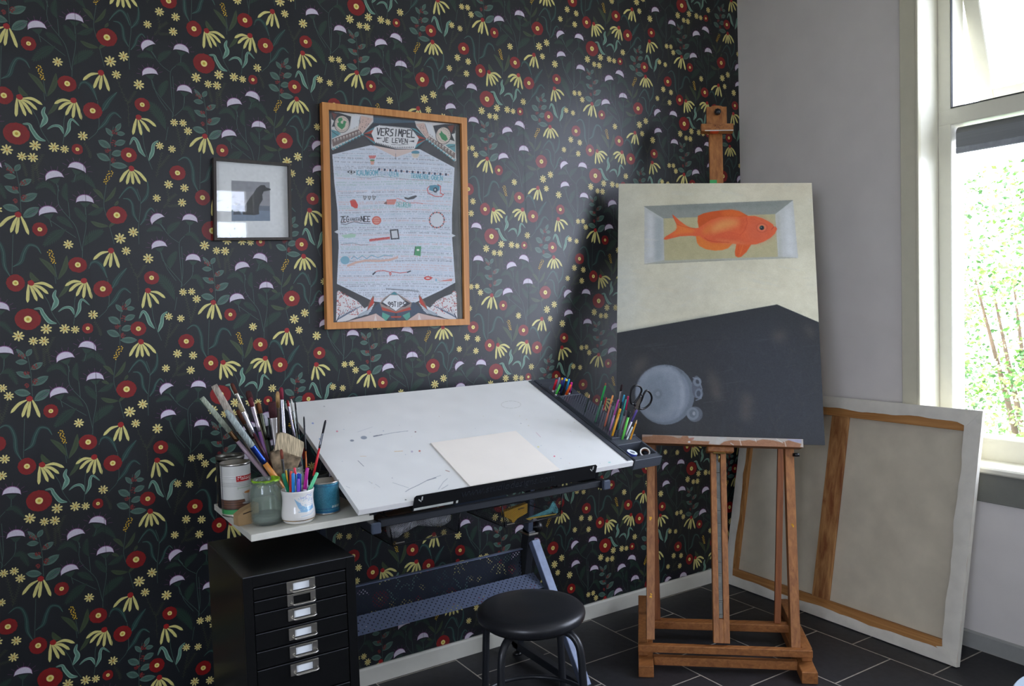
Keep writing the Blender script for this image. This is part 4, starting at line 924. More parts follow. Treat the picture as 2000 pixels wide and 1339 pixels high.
# perforated shelf between the legs
def perf_mat(name, c, pitch, dia, uax, vax):
    m = mat(name, c, rough=.4, metal=.2, noise_amt=.03); nt = m.node_tree; b_ = nt.nodes['Principled BSDF']; out = nt.nodes['Material Output']
    tc = nt.nodes.new('ShaderNodeTexCoord')
    def mth(op, a, b2=None):
        n_ = nt.nodes.new('ShaderNodeMath'); n_.operation = op
        for i, s_ in enumerate((a, b2)):
            if s_ is None: continue
            if isinstance(s_, (int, float)): n_.inputs[i].default_value = s_
            else: nt.links.new(s_, n_.inputs[i])
        return n_.outputs[0]
    def dot(vec):
        n_ = nt.nodes.new('ShaderNodeVectorMath'); n_.operation = 'DOT_PRODUCT'; nt.links.new(tc.outputs['Object'], n_.inputs[0]); n_.inputs[1].default_value = vec; return n_.outputs['Value']
    u = mth('DIVIDE', dot(uax), pitch); v = mth('DIVIDE', dot(vax), pitch)
    a_ = mth('ADD', u, v); c_ = mth('SUBTRACT', u, v)
    fa = mth('SUBTRACT', mth('FRACT', a_), .5); fc = mth('SUBTRACT', mth('FRACT', c_), .5)
    d2 = mth('SQRT', mth('ADD', mth('MULTIPLY', fa, fa), mth('MULTIPLY', fc, fc)))
    hole = mth('LESS_THAN', d2, dia)
    tr_ = nt.nodes.new('ShaderNodeBsdfTransparent'); mx2 = nt.nodes.new('ShaderNodeMixShader')
    nt.links.new(hole, mx2.inputs[0]); nt.links.new(b_.outputs[0], mx2.inputs[1]); nt.links.new(tr_.outputs[0], mx2.inputs[2]); nt.links.new(mx2.outputs[0], out.inputs[0])
    return m
lipd = Vector((0, -.070, -.037)).normalized()
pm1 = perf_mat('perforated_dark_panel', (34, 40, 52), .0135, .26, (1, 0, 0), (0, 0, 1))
pm2 = perf_mat('perforated_lip', (92, 101, 122), .0200, .17, (1, 0, 0), tuple(lipd))  # window light on the upturned lip put into its paler colour
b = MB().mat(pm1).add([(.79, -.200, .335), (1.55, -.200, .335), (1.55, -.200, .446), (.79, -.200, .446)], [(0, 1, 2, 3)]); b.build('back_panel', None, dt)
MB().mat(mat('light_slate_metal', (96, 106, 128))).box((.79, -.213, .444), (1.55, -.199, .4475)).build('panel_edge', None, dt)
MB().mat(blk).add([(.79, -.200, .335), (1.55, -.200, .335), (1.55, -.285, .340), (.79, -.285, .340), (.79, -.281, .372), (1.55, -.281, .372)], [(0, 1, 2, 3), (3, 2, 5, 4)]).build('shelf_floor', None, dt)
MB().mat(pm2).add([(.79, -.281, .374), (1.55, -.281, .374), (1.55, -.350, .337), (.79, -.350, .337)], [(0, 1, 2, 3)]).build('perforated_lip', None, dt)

# hanging wire drawers
mesh_m = perf_mat('black_wire_mesh', (20, 22, 26), .0046, .455, (1, 0, .0), (.0, .7, .7))
def drawer(x0, x1, y0, y1, z0, z1):
    e = MB().mat(mesh_m); o_ = .012
    e.add([(x0+o_, y0, z0), (x1-o_, y0, z0), (x1-o_, y1, z0), (x0+o_, y1, z0), (x0, y0-.004, z1), (x1, y0-.004, z1), (x1, y1, z1), (x0, y1, z1)], [(0, 1, 2, 3), (0, 4, 5, 1), (1, 5, 6, 2), (2, 6, 7, 3), (3, 7, 4, 0)])
    d = e.build('wire_drawer', None, dt, recalc=False)
    r_ = MB().mat(blkp)
    r_.tube([(x0, y0-.004, z1), (x1, y0-.004, z1), (x1, y1, z1), (x0, y1, z1)], .0032, 8, closed=True)
    r_.tube([(x0+o_, y0, z0), (x1-o_, y0, z0), (x1-o_, y1, z0), (x0+o_, y1, z0)], .0024, 8, closed=True)
    for a, b2 in (((x0+o_, y0, z0), (x0, y0-.004, z1)), ((x1-o_, y0, z0), (x1, y0-.004, z1)), ((x0+o_, y1, z0), (x0, y1, z1)), ((x1-o_, y1, z0), (x1, y1, z1))): r_.tube([a, b2], .0024, 8)
    for xx in (x0, x1): r_.tube([(xx, y0+.03, z1), (xx, y0+.03, .772)], .003, 8); r_.tube([(xx, y1-.03, z1), (xx, y1-.03, .772)], .003, 8)
    r_.build('wire_rim', None, d)
    MB().mat(chrome).box(((x0+.02), y0-.0035, z0+.006), (x0+.05, y0-.002, z0+.0085)).build('maker_plate', None, d)
drawer(.885, 1.135, -.50, -.25, .650, .740); drawer(1.285, 1.535, -.50, -.25, .637, .728)

# ------------------------------------------------------------------ organiser tray on the right edge of the table
tray = thing('pencil_tray', 'dark grey plastic organiser tray along the right edge of the drafting table', 'organiser tray', tuple(tp(1.03, .3)))
U0, U1 = .944, 1.091
def bx_t(b, u0, u1, v0, v1, n0, n1, bev=.001): b.boxm(tp((u0+u1)/2, (v0+v1)/2, (n0+n1)/2), tX*(u1-u0)/2, tY*(v1-v0)/2, tN*(n1-n0)/2, bev)
b = MB().mat(tray_m)
# top plate in strips that leave the well, the cup hole region and the rack open
bx_t(b, U0, .964, .008, .618, .0, .0035); bx_t(b, .969, .975, .0, .618, -.030, .0035)
bx_t(b, 1.083, U1, .0, .618, -.030, .0035); bx_t(b, .969, U1, -.002, .022, -.030, .0035); bx_t(b, .975, 1.083, .100, .140, -.030, .0035); bx_t(b, .975, 1.083, .585, .618, -.030, .0035)
bx_t(b, .969, U1, .0, .618, -.034, -.030)
# plate round the cup hole: a fan of quads from the square to the circle
def plate_hole(b, u0, u1, v0, v1, cu_, cv_, r_, n0, n=32):
    ps = []; 
    for k in range(n):
        a = 2*PI*k/n; c_, s_ = math.cos(a), math.sin(a); t = min(((u1 if c_ > 0 else u0)-cu_)/c_ if abs(c_) > 1e-6 else 9, ((v1 if s_ > 0 else v0)-cv_)/s_ if abs(s_) > 1e-6 else 9)
        ps.append((tp(cu_+r_*c_, cv_+r_*s_, n0), tp(cu_+t*c_, cv_+t*s_, n0), tp(cu_+r_*c_, cv_+r_*s_, n0-.03)))
    vs = [p for q in ps for p in q]; fs = []
    for k in range(n): a = 3*k; c2 = 3*((k+1) % n); fs += [(a, a+1, c2+1, c2), (a, c2, c2+2, a+2)]
    b.add(vs, fs)
plate_hole(b, .975, 1.083, .455, .585, 1.028, .520, .045, .0035)
b.build('tray_body', None, tray)
b = MB().mat(tray_m).mat(perf_mat('perforated_rack', (76, 79, 88), .0125, .27, tuple(tX), tuple(tY)))
b.add([tp(.975, .140, .012), tp(1.083, .140, .012), tp(1.083, .455, .012), tp(.975, .455, .012)], [(0, 1, 2, 3)]); rk = b.build('pen_rack', None, tray)
b = MB().mat(tray_m); bx_t(b, .975, .979, .137, .458, -.004, .0125); bx_t(b, 1.080, 1.084, .137, .458, -.004, .0125); bx_t(b, .975, 1.084, .134, .139, -.004, .0125); bx_t(b, .975, 1.084, .456, .460, -.004, .0125); b.build('rack_rim', None, rk)

# ------------------------------------------------------------------ drawing board on the table
bc = [(.349, .272), (.670, .275), (.676, .022), (.350, .016)]
b = MB().mat(mat('ivory_board', (242, 234, 222), rough=.7, noise_amt=.01, scale=8)); b.poly([tp(u, v, .0012) for u, v in bc], .003, tN)
o = b.build('drawing_board', None); tag(o, 'cream coloured sheet of board lying on the white drafting table against its black stop bar', 'drawing board')

# ------------------------------------------------------------------ pens and markers
def capsule(b, p, q, r0_, r1_=None, n=14, round_end=True):
    p, q = Vector(p), Vector(q); r1_ = r0_ if r1_ is None else r1_; d = (q-p); L = d.length; d.normalize()
    prof = [(0, 0), (r0_, 0), (r1_, L-(r1_*.6 if round_end else 0))]
    if round_end: prof += [(r1_*.85, L-r1_*.22), (r1_*.5, L-r1_*.05), (0, L)]
    else: prof += [(0, L)]
    b.lathe(p, prof, n, d)
PENM = {}
def pm(c, rough=.35): return mat('plastic_%d_%d_%d' % c, c, rough=rough, noise_amt=.02)
def pen(name, label, cat, bottom, top, r_, body, cap, capf=.45, group=None, clip=True, tip=None):
    "a pen from its lower end to its upper end; cap colour over the upper fraction"
    bottom, top = Vector(bottom), Vector(top); d = top-bottom
    e = thing(name, label, cat, tuple(bottom), group)
    k = bottom+d*(1-capf)
    b = MB().mat(pm(body)); capsule(b, bottom, k, r_*.86, r_*.92, 14, False); b.build('barrel', None, e)
    b = MB().mat(pm(cap)); capsule(b, k-d*.01, top, r_, r_*.9); c_ = b.build('cap', None, e)
    if clip:
        s_ = d.normalized().orthogonal().normalized(); s_ = s_ if s_.dot(CAM-bottom) > 0 else -s_
        MB().mat(pm(cap)).beam(k+s_*(r_+.0012)+d*.03, top-d*.06+s_*(r_+.0008), r_*.5, .0014, tuple(d.cross(s_))).build('clip', None, c_)
    if tip:
        b = MB().mat(pm(tip)); b.lathe(top-d.normalized()*.001, [(r_*.8, 0), (r_*.3, .008), (0, .010)], 12, d.normalized()); b.build('nib', None, e)
    return e
def on_tray(px, py, dn=0): return hp(px, py, tp(1.03, .3, dn), tN)
def upto(px, py, base): return hp(px, py, base, tY)
# markers standing in the cup hole
MK = [((1080.3, 763), (1087.4, 740.4), .0046, (150, 22, 40), (200, 28, 52), 'red marker standing in the round hole of the tray'),
      ((1085.6, 770.5), (1094.5, 750), .0046, (60, 150, 70), (84, 196, 84), 'bright green marker in the round hole of the tray'),
      ((1086, 762), (1092.6, 736.6), .0040, (120, 124, 134), (142, 148, 166), 'pale grey marker at the back of the round hole'),
      ((1092, 762), (1098.4, 737.4), .0044, (60, 60, 60), (222, 170, 60), 'marker with an amber cap in the round tray hole'),
      ((1098, 762), (1103.8, 737.4), .0044, (40, 60, 120), (52, 110, 226), 'royal blue capped marker behind the black markers in the tray hole'),
      ((1091, 766), (1098.4, 741.6), .0046, (24, 22, 28), (52, 36, 110), 'dark purple topped marker in the middle of the round hole'),
      ((1098, 772), (1106.4, 740.8), .0050, (22, 22, 24), (26, 26, 26), 'thick black marker with a yellow end in the tray hole'),
      ((1105, 764), (1111.7, 739.8), .0040, (40, 60, 80), (60, 176, 236), 'sky blue capped marker in the round tray hole'),
      ((1111.5, 768), (1116.6, 746.0), .0046, (170, 40, 120), (214, 34, 140), 'magenta marker at the right of the tray hole'),
      ((1104.4, 772.5), (1114.9, 750.6), .0048, (210, 80, 30), (232, 92, 30), 'orange marker leaning at the front right of the tray hole')]
for (bx, by), (tx_, ty_), r_, c1, c2, lb in MK:
    B_ = on_tray(bx, by, .004); T_ = upto(tx_, ty_, B_)
    e = pen('marker_pen', lb, 'marker pen', B_-(T_-B_).normalized()*.028, T_, r_, (196, 192, 186) if 'red' in lb or 'green' in lb or 'orange' in lb or 'magenta' in lb else c1, c2, .56 if 'thick' not in lb else .9, clip=False)
    if 'thick' in lb:
        MB().mat(pm((226, 214, 60))).lathe(T_-(T_-B_).normalized()*.004, [(r_*1.02, 0), (r_*1.02, .003), (r_*.6, .006), (0, .0065)], 14, (T_-B_).normalized()).build('end_plug', None, e)
# pens in the perforated rack
RP = [('pen', (1162.6, 823), (1182.4, 752.8), .0036, (60, 108, 84), (30, 160, 72), .32, 'slim green striped fineliner with a green cap at the back of the pen rack'),
      ('pen', (1169, 826), (1180.5, 775.5), .0036, (76, 80, 88), (52, 56, 64), .2, 'grey clear plastic pen beside the green capped fineliner'),
      ('pen', (1178.5, 801), (1184.5, 776), .0024, (180, 50, 56), (206, 52, 60), .5, 'short thin red pen behind the grey one in the rack'),
      ('pen', (1181, 832), (1197, 771.6), .0036, (190, 110, 90), (236, 160, 92), .2, 'clear pen with a peach orange cap in the rack'),
      ('pen', (1186.5, 836), (1199, 783.5), .0036, (92, 96, 104), (70, 74, 80), .1, 'grey barrelled pen between the peach and violet capped pens'),
      ('pen', (1191.2, 839.6), (1208, 780.2), .0036, (176, 120, 168), (184, 78, 160), .38, 'violet gel pen with a clear barrel in the rack'),
      ('pen', (1204, 838), (1214, 784), .0040, (40, 42, 48), (24, 26, 38), .4, 'black capped pen behind the yellow marker in the rack'),
      ('pen', (1196, 850), (1211.7, 797.8), .0044, (222, 160, 44), (230, 166, 40), .12, 'amber yellow flat marker near the front of the rack'),
      ('pen', (1205, 836), (1219.4, 770.8), .0036, (90, 130, 150), (60, 164, 200), .22, 'light blue capped gel pen in the rack'),
      ('pen', (1207, 838), (1223.6, 779.6), .0038, (80, 140, 140), (66, 190, 172), .28, 'teal capped gel pen in front of the light blue one'),
      ('pen', (1216, 838), (1227, 773.2), .0036, (120, 80, 96), (190, 44, 96), .34, 'crimson capped pen next to the scissors in the rack'),
      ('pen', (1209, 852), (1221.5, 800), .0040, (92, 98, 102), (60, 64, 70), .15, 'clear grey pen at the front of the rack'),
      ('pen', (1216.5, 853), (1230, 802.6), .0044, (104, 204, 84), (24, 28, 34), .16, 'bright green marker with a black cap at the front of the rack'),
      ('pen', (1226.5, 853), (1235.4, 833), .0032, (200, 216, 210), (226, 234, 232), .5, 'short white pen with a rounded end at the front corner of the rack')]
for nm, (bx, by), (tx_, ty_), r_, c1, c2, cf, lb in RP:
    B_ = on_tray(bx, by, .012); T_ = upto(tx_, ty_, B_); pen(nm, lb, 'pen', B_-(T_-B_).normalized()*.030, T_, r_, c1, c2, cf, 'pens in the perforated rack')
def pencil(label, B_, T_, r_, c, wood_c=(206, 160, 110), lead=(40, 40, 40)):
    e = thing('pencil', label, 'pencil', tuple(B_)); d = (T_-B_); L = d.length; d.normalize()
    b = MB().mat(pm(c)); b.lathe(B_-d*.03, [(0, 0), (r_, 0), (r_, L+.03-.018), (0, L+.03-.018)], 6, d, smooth=False); b.build('pencil_body', None, e)
    b = MB().mat(pm(wood_c)); b.lathe(T_-d*.018, [(r_, 0), (r_*.25, .013), (0, .013)], 10, d); b.build('sharpened_wood', None, e)
    b = MB().mat(pm(lead)); b.lathe(T_-d*.006, [(r_*.3, 0), (0, .006)], 8, d); b.build('lead', None, e)
B_ = on_tray(1142.4, 804, .012); pencil('dark green pencil standing alone behind the other pens in the rack', B_, upto(1152.2, 767.4, B_), .0030, (38, 52, 46))
B_ = on_tray(1232.6, 853, .012); pencil('yellow ochre pencil at the front right corner of the rack', B_, upto(1244.9, 817, B_), .0032, (220, 150, 40), (220, 180, 130))
# paint brushes in the rack
def brush(label, B_, T_, r_, handle, ferrule=(180, 178, 172), hair=(60, 30, 24), fl=.18, hl=.10, wide=1.0, flatness=1.0, group=None, hair_w=None, ferr_rough=.25):
    "B_ lower end, T_ tip of the hair; fractions of the length for ferrule and hair"
    B_, T_ = Vector(B_), Vector(T_); d = T_-B_; L = d.length; d.normalize()
    e = thing('paint_brush', label, 'paint brush', tuple(B_), group)
    a = L*(1-fl-hl); b = MB().mat(pm(handle, .3))
    b.lathe(B_, [(0, 0), (r_*.5, .001), (r_*.75, a*.25), (r_*1.05, a*.7), (r_*.85, a), (0, a)], 14, d); b.build('handle', None, e)
    fm_ = mat('ferrule_%d_%d_%d' % ferrule, ferrule, rough=ferr_rough, metal=.9, noise_amt=.04)
    sd = (CAM-B_); sd = (sd-d*sd.dot(d)).normalized(); wd = d.cross(sd)
    def flat(b, segs):
        vs = []; n = 16
        for (h, w_, t_) in segs:
            for k in range(n): an = 2*PI*k/n; vs.append(B_+d*h+wd*w_*math.cos(an)+sd*t_*math.sin(an))
        fs = [(i*n+k, i*n+(k+1) % n, (i+1)*n+(k+1) % n, (i+1)*n+k) for i in range(len(segs)-1) for k in range(n)]+[tuple(range(n)), tuple((len(segs)-1)*n+k for k in range(n))]
        b.add(vs, fs, True)
    b = MB().mat(fm_); flat(b, [(a-.001, r_, r_), (a+L*fl*.15, r_*1.02, r_*1.02), (a+L*fl*.2, r_*1.12, r_*1.12), (a+L*fl*.28, r_, r_), (a+L*fl*.97, r_*wide, r_*flatness), (a+L*fl, r_*wide, r_*flatness)]); b.build('ferrule', None, e)
    hw = (hair_w or wide)
    b = MB().mat(mat('hair_%d_%d_%d' % hair, hair, rough=.8, noise_amt=.25, scale=60, stretch=(6, 6, 1))); flat(b, [(a+L*fl-.001, r_*wide*.98, r_*flatness*.95), (a+L*(fl+hl*.5), r_*hw*1.08, r_*flatness), (a+L*(fl+hl*.85), r_*hw, r_*flatness*.7), (L, r_*hw*(.92 if 'flat' in label else .55), r_*flatness*.35)]); b.build('bristles', None, e)
    return e
B_ = on_tray(1203, 830, .012); brush('small dark tipped brush leaning among the pens in the rack', B_-tN*.03, upto(1214.8, 750, B_), .0034, (120, 104, 80), (176, 170, 176), (44, 26, 28), .22, .14, 1.1, .8)
B_ = on_tray(1170.5, 812, .012); brush('slim brush with reddish hair standing behind the green capped fineliner', B_-tN*.03, upto(1183, 747.5, B_), .0026, (50, 90, 60), (150, 146, 140), (150, 80, 60), .12, .08, 1.0, .8)
B_ = on_tray(1219, 848, .012); T_ = upto(1244, 800, B_); pen('pen', 'white and purple pen leaning under the scissors', 'pen', B_-tN*.03, T_, .004, (214, 210, 224), (92, 76, 150), .35, 'pens in the perforated rack')

# scissors, handles up
SB = on_tray(1222.5, 845, .012); SP = hp(1237, 800, SB, tY); zd = (SP-SB).normalized(); xd = tX
def sp(px, py, off=0): return hp(px, py, SB+tY*off, tY)
s_ = thing('scissors', 'black handled steel scissors standing handles up among the pens', 'scissors', tuple(SB))
g = cz(1150, 735, .1046)
def loop(P_, name, off):
    L = crom_closed([g(*p) for p in P_]); pts_ = [sp(x, y, off) for x, y in L]
    MB().mat(blkp).tube(pts_, .0036, 10, closed=True).build(name, None, s_)
def crom_closed(P_, m=5):
    P_ = [np.array(p, float) for p in P_]; n = len(P_); out = []
    for i in range(n):
        a, b_, c, d = P_[i-1], P_[i], P_[(i+1) % n], P_[(i+2) % n]
        for t in np.linspace(0, 1, m, endpoint=False): out.append(.5*((2*b_)+(-a+c)*t+(2*a-5*b_+4*c-d)*t*t+(-a+3*b_-3*c+d)*t**3))
    return out
loop([(875, 165), (960, 190), (985, 260), (950, 350), (900, 430), (850, 500), (800, 505), (780, 440), (775, 330), (800, 230)], 'handle', 0)
loop([(1075, 262), (1140, 300), (1175, 390), (1150, 490), (1080, 570), (1000, 605), (950, 590), (945, 520), (990, 430), (1020, 340)], 'handle', .004)
b = MB().mat(blkp); b.tube([sp(*g(960, 335), .002), sp(*g(1010, 350), .002)], .003, 8); b.tube([sp(*g(850, 500)), sp(*g(862, 540))], [.0055, .004], 8); b.tube([sp(*g(955, 580), .004), sp(*g(925, 610), .004)], [.0055, .004], 8); b.build('grip', None, s_)
b = MB().mat(chrome); b.poly([sp(*g(*p)) for p in ((930, 370), (985, 380), (960, 480), (905, 640), (760, 960), (725, 1000), (735, 950), (850, 640))], .0022, tuple(tY)); b.build('blade', None, s_)
b = MB().mat(chrome); b.poly([sp(*g(*p), .003) for p in ((900, 480), (960, 540), (920, 640), (830, 760), (740, 1010), (718, 1040), (700, 1000), (800, 740))], .0022, tuple(tY)); b.build('blade', None, s_)
b = MB().mat(blkp); b.lathe(sp(*g(868, 600), -.002), [(0, 0), (.0034, 0), (.0034, .006), (0, .006)], 12, tuple(tY)); b.build('pivot', None, s_)
# tape rolls in the front well
def tape(name, label, c, ax, r1, r2, wd_, outer, side, core):
    e = thing(name, label, 'tape roll', tuple(c)); ax = Vector(ax).normalized()
    b = MB().mat(pm(outer, .5)); b.lathe(c, [(r1, 0), (r1, wd_)], 40, ax); b.build('tape', None, e)
    b = MB().mat(pm(side, .5)); b.lathe(c, [(r2, 0), (r1, 0)], 40, ax); b.lathe(Vector(c)+ax*wd_, [(r2, 0), (r1, 0)], 40, ax); b.build('tape_side', None, e)
    b = MB().mat(pm(core, .7)); b.lathe(c, [(r2, 0), (r2, wd_), (r2*.93, wd_), (r2*.93, 0), (r2, 0)], 40, ax); b.build('core', None, e)
c1_ = hp(1234, 883.5, tp(1.0, .05, -.010), tN)
tape('tape_roll', 'flat white and blue roll of tape lying in the front well of the tray', c1_-tN*.008, tN+tX*.15, .0185, .0105, .010, (70, 84, 170), (226, 232, 236), (180, 186, 196))
c2_ = hp(1259, 879.5, tp(1.05, .05, -.004), tN)
tape('tape_roll', 'beige masking tape roll with a brown core in the front well of the tray', c2_+tX*.004-tN*.006, -tX*.75-tY*.05+tN*.35 if False else (tN*.8-tX*.45-tY*.35)*-1, .0175, .0135, .018, (176, 170, 156), (232, 232, 226), (128, 92, 72))

# ------------------------------------------------------------------ pots on the side shelf
ZS = .8105
def base_on(px, py, r_, z=ZS):
    "centre of a round base whose near rim shows at the pixel"
    p = at(px, py, 2, z); d = Vector((p.x-CAM.x, p.y-CAM.y, 0)).normalized(); return p+d*r_
def cyl_map(c, R_, ang0, h0):
    "wraps flat lettering round a cylinder; ang0 is the direction facing out"
    def f(x, y, off=0): a = ang0+x/R_; return Vector((c.x+(R_+off)*math.cos(a), c.y+(R_+off)*math.sin(a), c.z+h0+y))
    return f
def camang(c): return math.atan2(CAM.y-c.y, CAM.x-c.x)
# glass jar in front
clear = bpy.data.materials.new('greenish_jar_glass'); clear.use_nodes = True; nt = clear.node_tree
for n_ in list(nt.nodes):
    if n_.type != 'OUTPUT_MATERIAL': nt.nodes.remove(n_)
tr = nt.nodes.new('ShaderNodeBsdfTransparent'); tr.inputs[0].default_value = (.90, .95, .91, 1); gl = nt.nodes.new('ShaderNodeBsdfGlossy'); gl.inputs['Roughness'].default_value = .05
df = nt.nodes.new('ShaderNodeBsdfDiffuse'); nzj = nt.nodes.new('ShaderNodeTexNoise'); nzj.inputs['Scale'].default_value = 30
rj = nt.nodes.new('ShaderNodeValToRGB'); rj.color_ramp.elements[0].color = (.34, .40, .35, 1); rj.color_ramp.elements[1].color = (.52, .58, .52, 1); nt.links.new(nzj.outputs[0], rj.inputs[0]); nt.links.new(rj.outputs[0], df.inputs[0])
m1 = nt.nodes.new('ShaderNodeMixShader'); m1.inputs[0].default_value = .17; nt.links.new(tr.outputs[0], m1.inputs[1]); nt.links.new(df.outputs[0], m1.inputs[2])
m2 = nt.nodes.new('ShaderNodeMixShader'); nt.links.new(schlick(nt), m2.inputs[0]); nt.links.new(m1.outputs[0], m2.inputs[1]); nt.links.new(gl.outputs[0], m2.inputs[2])
nt.links.new(m2.outputs[0], [n_ for n_ in nt.nodes if n_.type == 'OUTPUT_MATERIAL'][0].inputs[0])
def jar(name, label, c, R_, H_, neck, cat='jar'):
    e = thing(name, label, cat, tuple(c))
    prof = [(0, 0), (R_*.82, 0), (R_*.95, .004), (R_, .012), (R_, .022), (R_*.985, .026), (R_, .030), (R_, H_*.72), (R_*.97, H_*.80), (neck, H_*.88), (neck*.98, H_*.91), (neck*1.03, H_*.93), (neck*.98, H_*.95), (neck*1.03, H_*.97), (neck, H_), (neck*.94, H_), (neck*.93, H_*.90), (R_*.93, H_*.79), (R_*.95, H_*.7), (R_*.94, .014), (R_*.8, .007), (0, .007)]
    MB().lathe(c, prof, 48).build('glass', clear, e)
    return e
cA = base_on(523, 1028, .0415); jA = jar('glass_jar', 'greenish glass jar with green paint smeared on its rim, front of the shelf', cA, .0425, .118, .037)
b = MB().mat(mat('green_paint_smear', (130, 176, 40), rough=.35, noise_amt=.45, scale=45)); aA = math.atan2(CAM.y-cA.y, CAM.x-cA.x); vs = []; rs_ = random.Random(5)
for k in range(49):
    a_ = aA-1.9+4.6*k/48; lo = .1170-.0028*(math.sin(k*.7)*.5+.5)-.0015*rs_.random(); ri_ = .022+.006*math.sin(k*.5)
    vs += [Vector((cA.x+rr_*math.cos(a_), cA.y+rr_*math.sin(a_), cA.z+h_)) for rr_, h_ in ((ri_, .1080), (.0335, .1086), (.0343, .1186), (.0372, .1192), (.0381, lo))]
b.add(vs, [(k*5+i, k*5+i+1, k*5+i+6, k*5+i+5) for k in range(48) for i in range(4)], True); b.build('paint_smear', None, jA)
MB().mat(mat('cloudy_water', (120, 130, 124), rough=.2, trans=.6, noise_amt=.1)).lathe(cA, [(0, .0075), (.038, .0085), (.039, .016), (.039, .026), (0, .026)], 40).build('residue', None, jA)
# glass jar behind that holds the brushes
cB = Vector((.585, -.525, ZS)); jB = jar('brush_jar', 'ribbed clear glass jar packed with paint brushes behind the front jar', cB, .040, .130, .036)
# printed tin
cC = base_on(464, 1008.5, .040); RC, HC = .0405, .146
tin = thing('printed_tin', 'tall white and brown coffee tin with a red name label on the side shelf', 'tin', tuple(cC))
P = Painter(220, 120, [(0, 0), (220, 0), (220, 120), (0, 120)], (206, 206, 200), 2)
# u: 0..220 round the can, centre 110 faces the camera
P.poly([(0, 106), (220, 106), (220, 117), (0, 117)], (60, 150, 84)); P.poly([(0, 82), (220, 82), (220, 104), (0, 104)], (92, 62, 48))
for k in range(7): P.poly([(0, 83+k*3), (220, 83+k*3), (220, 84+k*3), (0, 84+k*3)], (120, 86, 66) if k % 2 else (70, 50, 44))
P.poly([(0, 104), (220, 104), (220, 106), (0, 106)], (30, 26, 26)); P.poly([(0, 117), (220, 117), (220, 120), (0, 120)], (196, 190, 170))
for v_ in (41, 45, 49): P.line([(0, v_), (220, v_)], .8, (156, 156, 152))
P.poly([(70, 0), (72.5, 0), (72.5, 120), (70, 120)], (40, 44, 58))
P.poly([(111, 25), (166, 25), (166, 38.5), (111, 38.5)], (180, 28, 34)); P.line([(114, 54), (148, 54)], 3.2, (160, 176, 150), .6); P.line([(114, 52), (114, 58)], 1, (140, 160, 130), .7)
P.poly([(124, 66), (166, 66), (160, 92), (132, 92)], (186, 184, 180)); P.ell(145, 66, 20, 4.5, (206, 200, 192)); P.ell(145, 66.5, 16.5, 3.2, (188, 120, 62)); P.ell(145, 92, 22, 3.4, (160, 158, 156))
co = P.out(); a0 = camang(cC); th_ = np.linspace(-PI, PI, co.shape[1])+a0; hz = np.linspace(HC-.006, .004, co.shape[0])
rib = RC+.0005*np.sin(np.linspace(0, 40, co.shape[0]))*0
TH, HZ = np.meshgrid(th_, hz); RR = RC+0*TH
for hh in (.111, .106): RR = RR+.0006*np.exp(-((HZ-hh)/.0012)**2)
colour_grid('printed_side', np.stack([cC.x+RR*np.cos(TH), cC.y+RR*np.sin(TH), cC.z+HZ], -1), co, vcol('tin_print', rough=.3, spec=.5, coat=.2), tin, smooth=True)
MB().mat(chrome).lathe(cC, [(0, .001), (.0385, .001), (.041, 0), (.0415, .003), (.0405, .0045)], 48).build('base_rim', None, tin); MB().mat(chrome).lathe(cC, [(.0405, HC-.0062), (.0415, HC-.004), (.0415, HC), (.0390, HC), (.0385, HC-.010), (0, HC-.010)], 48).build('rim', None, tin)
vs, fs = text_mesh('Malongo', .0165); b = MB().mat(mat('label_lettering', (232, 226, 214), rough=.4)); f = cyl_map(cC, RC, a0+.10, .1012)
b.add([f(v.x*.92, v.y*.9, .0004) for v in vs], fs); b.build('label_lettering', None, tin)
# a second dark tin behind it
cD = Vector((.470, -.335, ZS)); e = thing('dark_jar', 'dark round jar with a dull metal rim behind the printed tin', 'jar', tuple(cD))
MB().mat(mat('smoked_glass', (26, 28, 30), rough=.2)).lathe(cD, [(0, 0), (.037, 0), (.040, .006), (.040, .132), (.036, .140), (.035, .010), (0, .010)], 40).build('body', None, e)
MB().mat(mat('dull_metal', (92, 90, 82), rough=.4, metal=.8)).lathe(cD, [(.037, .140), (.040, .140), (.040, .150), (.036, .150), (.036, .140)], 40).build('rim', None, e)
# cardboard box
p0 = at(466, 1027.5, 2, ZS); ex = Vector((.985, .17, 0)).normalized(); ey = Vector((-.17, .985, 0)).normalized()
cb = wood('brown_cardboard', (150, 122, 84), (168, 138, 98), .9, 0, 5)
e = thing('cardboard_box', 'small brown cardboard box with a slanted top between tin and glass jar', 'box', tuple(p0))
b = MB().mat(cb); prof = [(0, 0), (.058, 0), (.058, .052), (.020, .040), (0, .028)]
b.poly([p0+ex*x+Vector((0, 0, z)) for x, z in prof], .030, tuple(ey)); b.build('box_body', None, e)
MB().mat(mat('dark_slot', (50, 34, 24), rough=.9)).poly([p0+ex*x+Vector((0, 0, z))-ey*.0004 for x, z in ((.014, .0285), (.040, .0325), (.040, .0355), (.014, .0315))], .0003, tuple(ey)).build('slot', None, e)
# cork-coloured lump at the back corner
pk = base_on(434, 986.5, .012); e = MB().mat(mat('brown_cork', (150, 96, 52), rough=.8, noise_amt=.2, scale=90)).lathe(pk, [(0, 0), (.010, 0), (.013, .005), (.0125, .011), (.008, .016), (0, .018)], 20).build('cork_stopper'); tag(e, 'small brown stopper at the back left corner of the shelf', 'stopper')
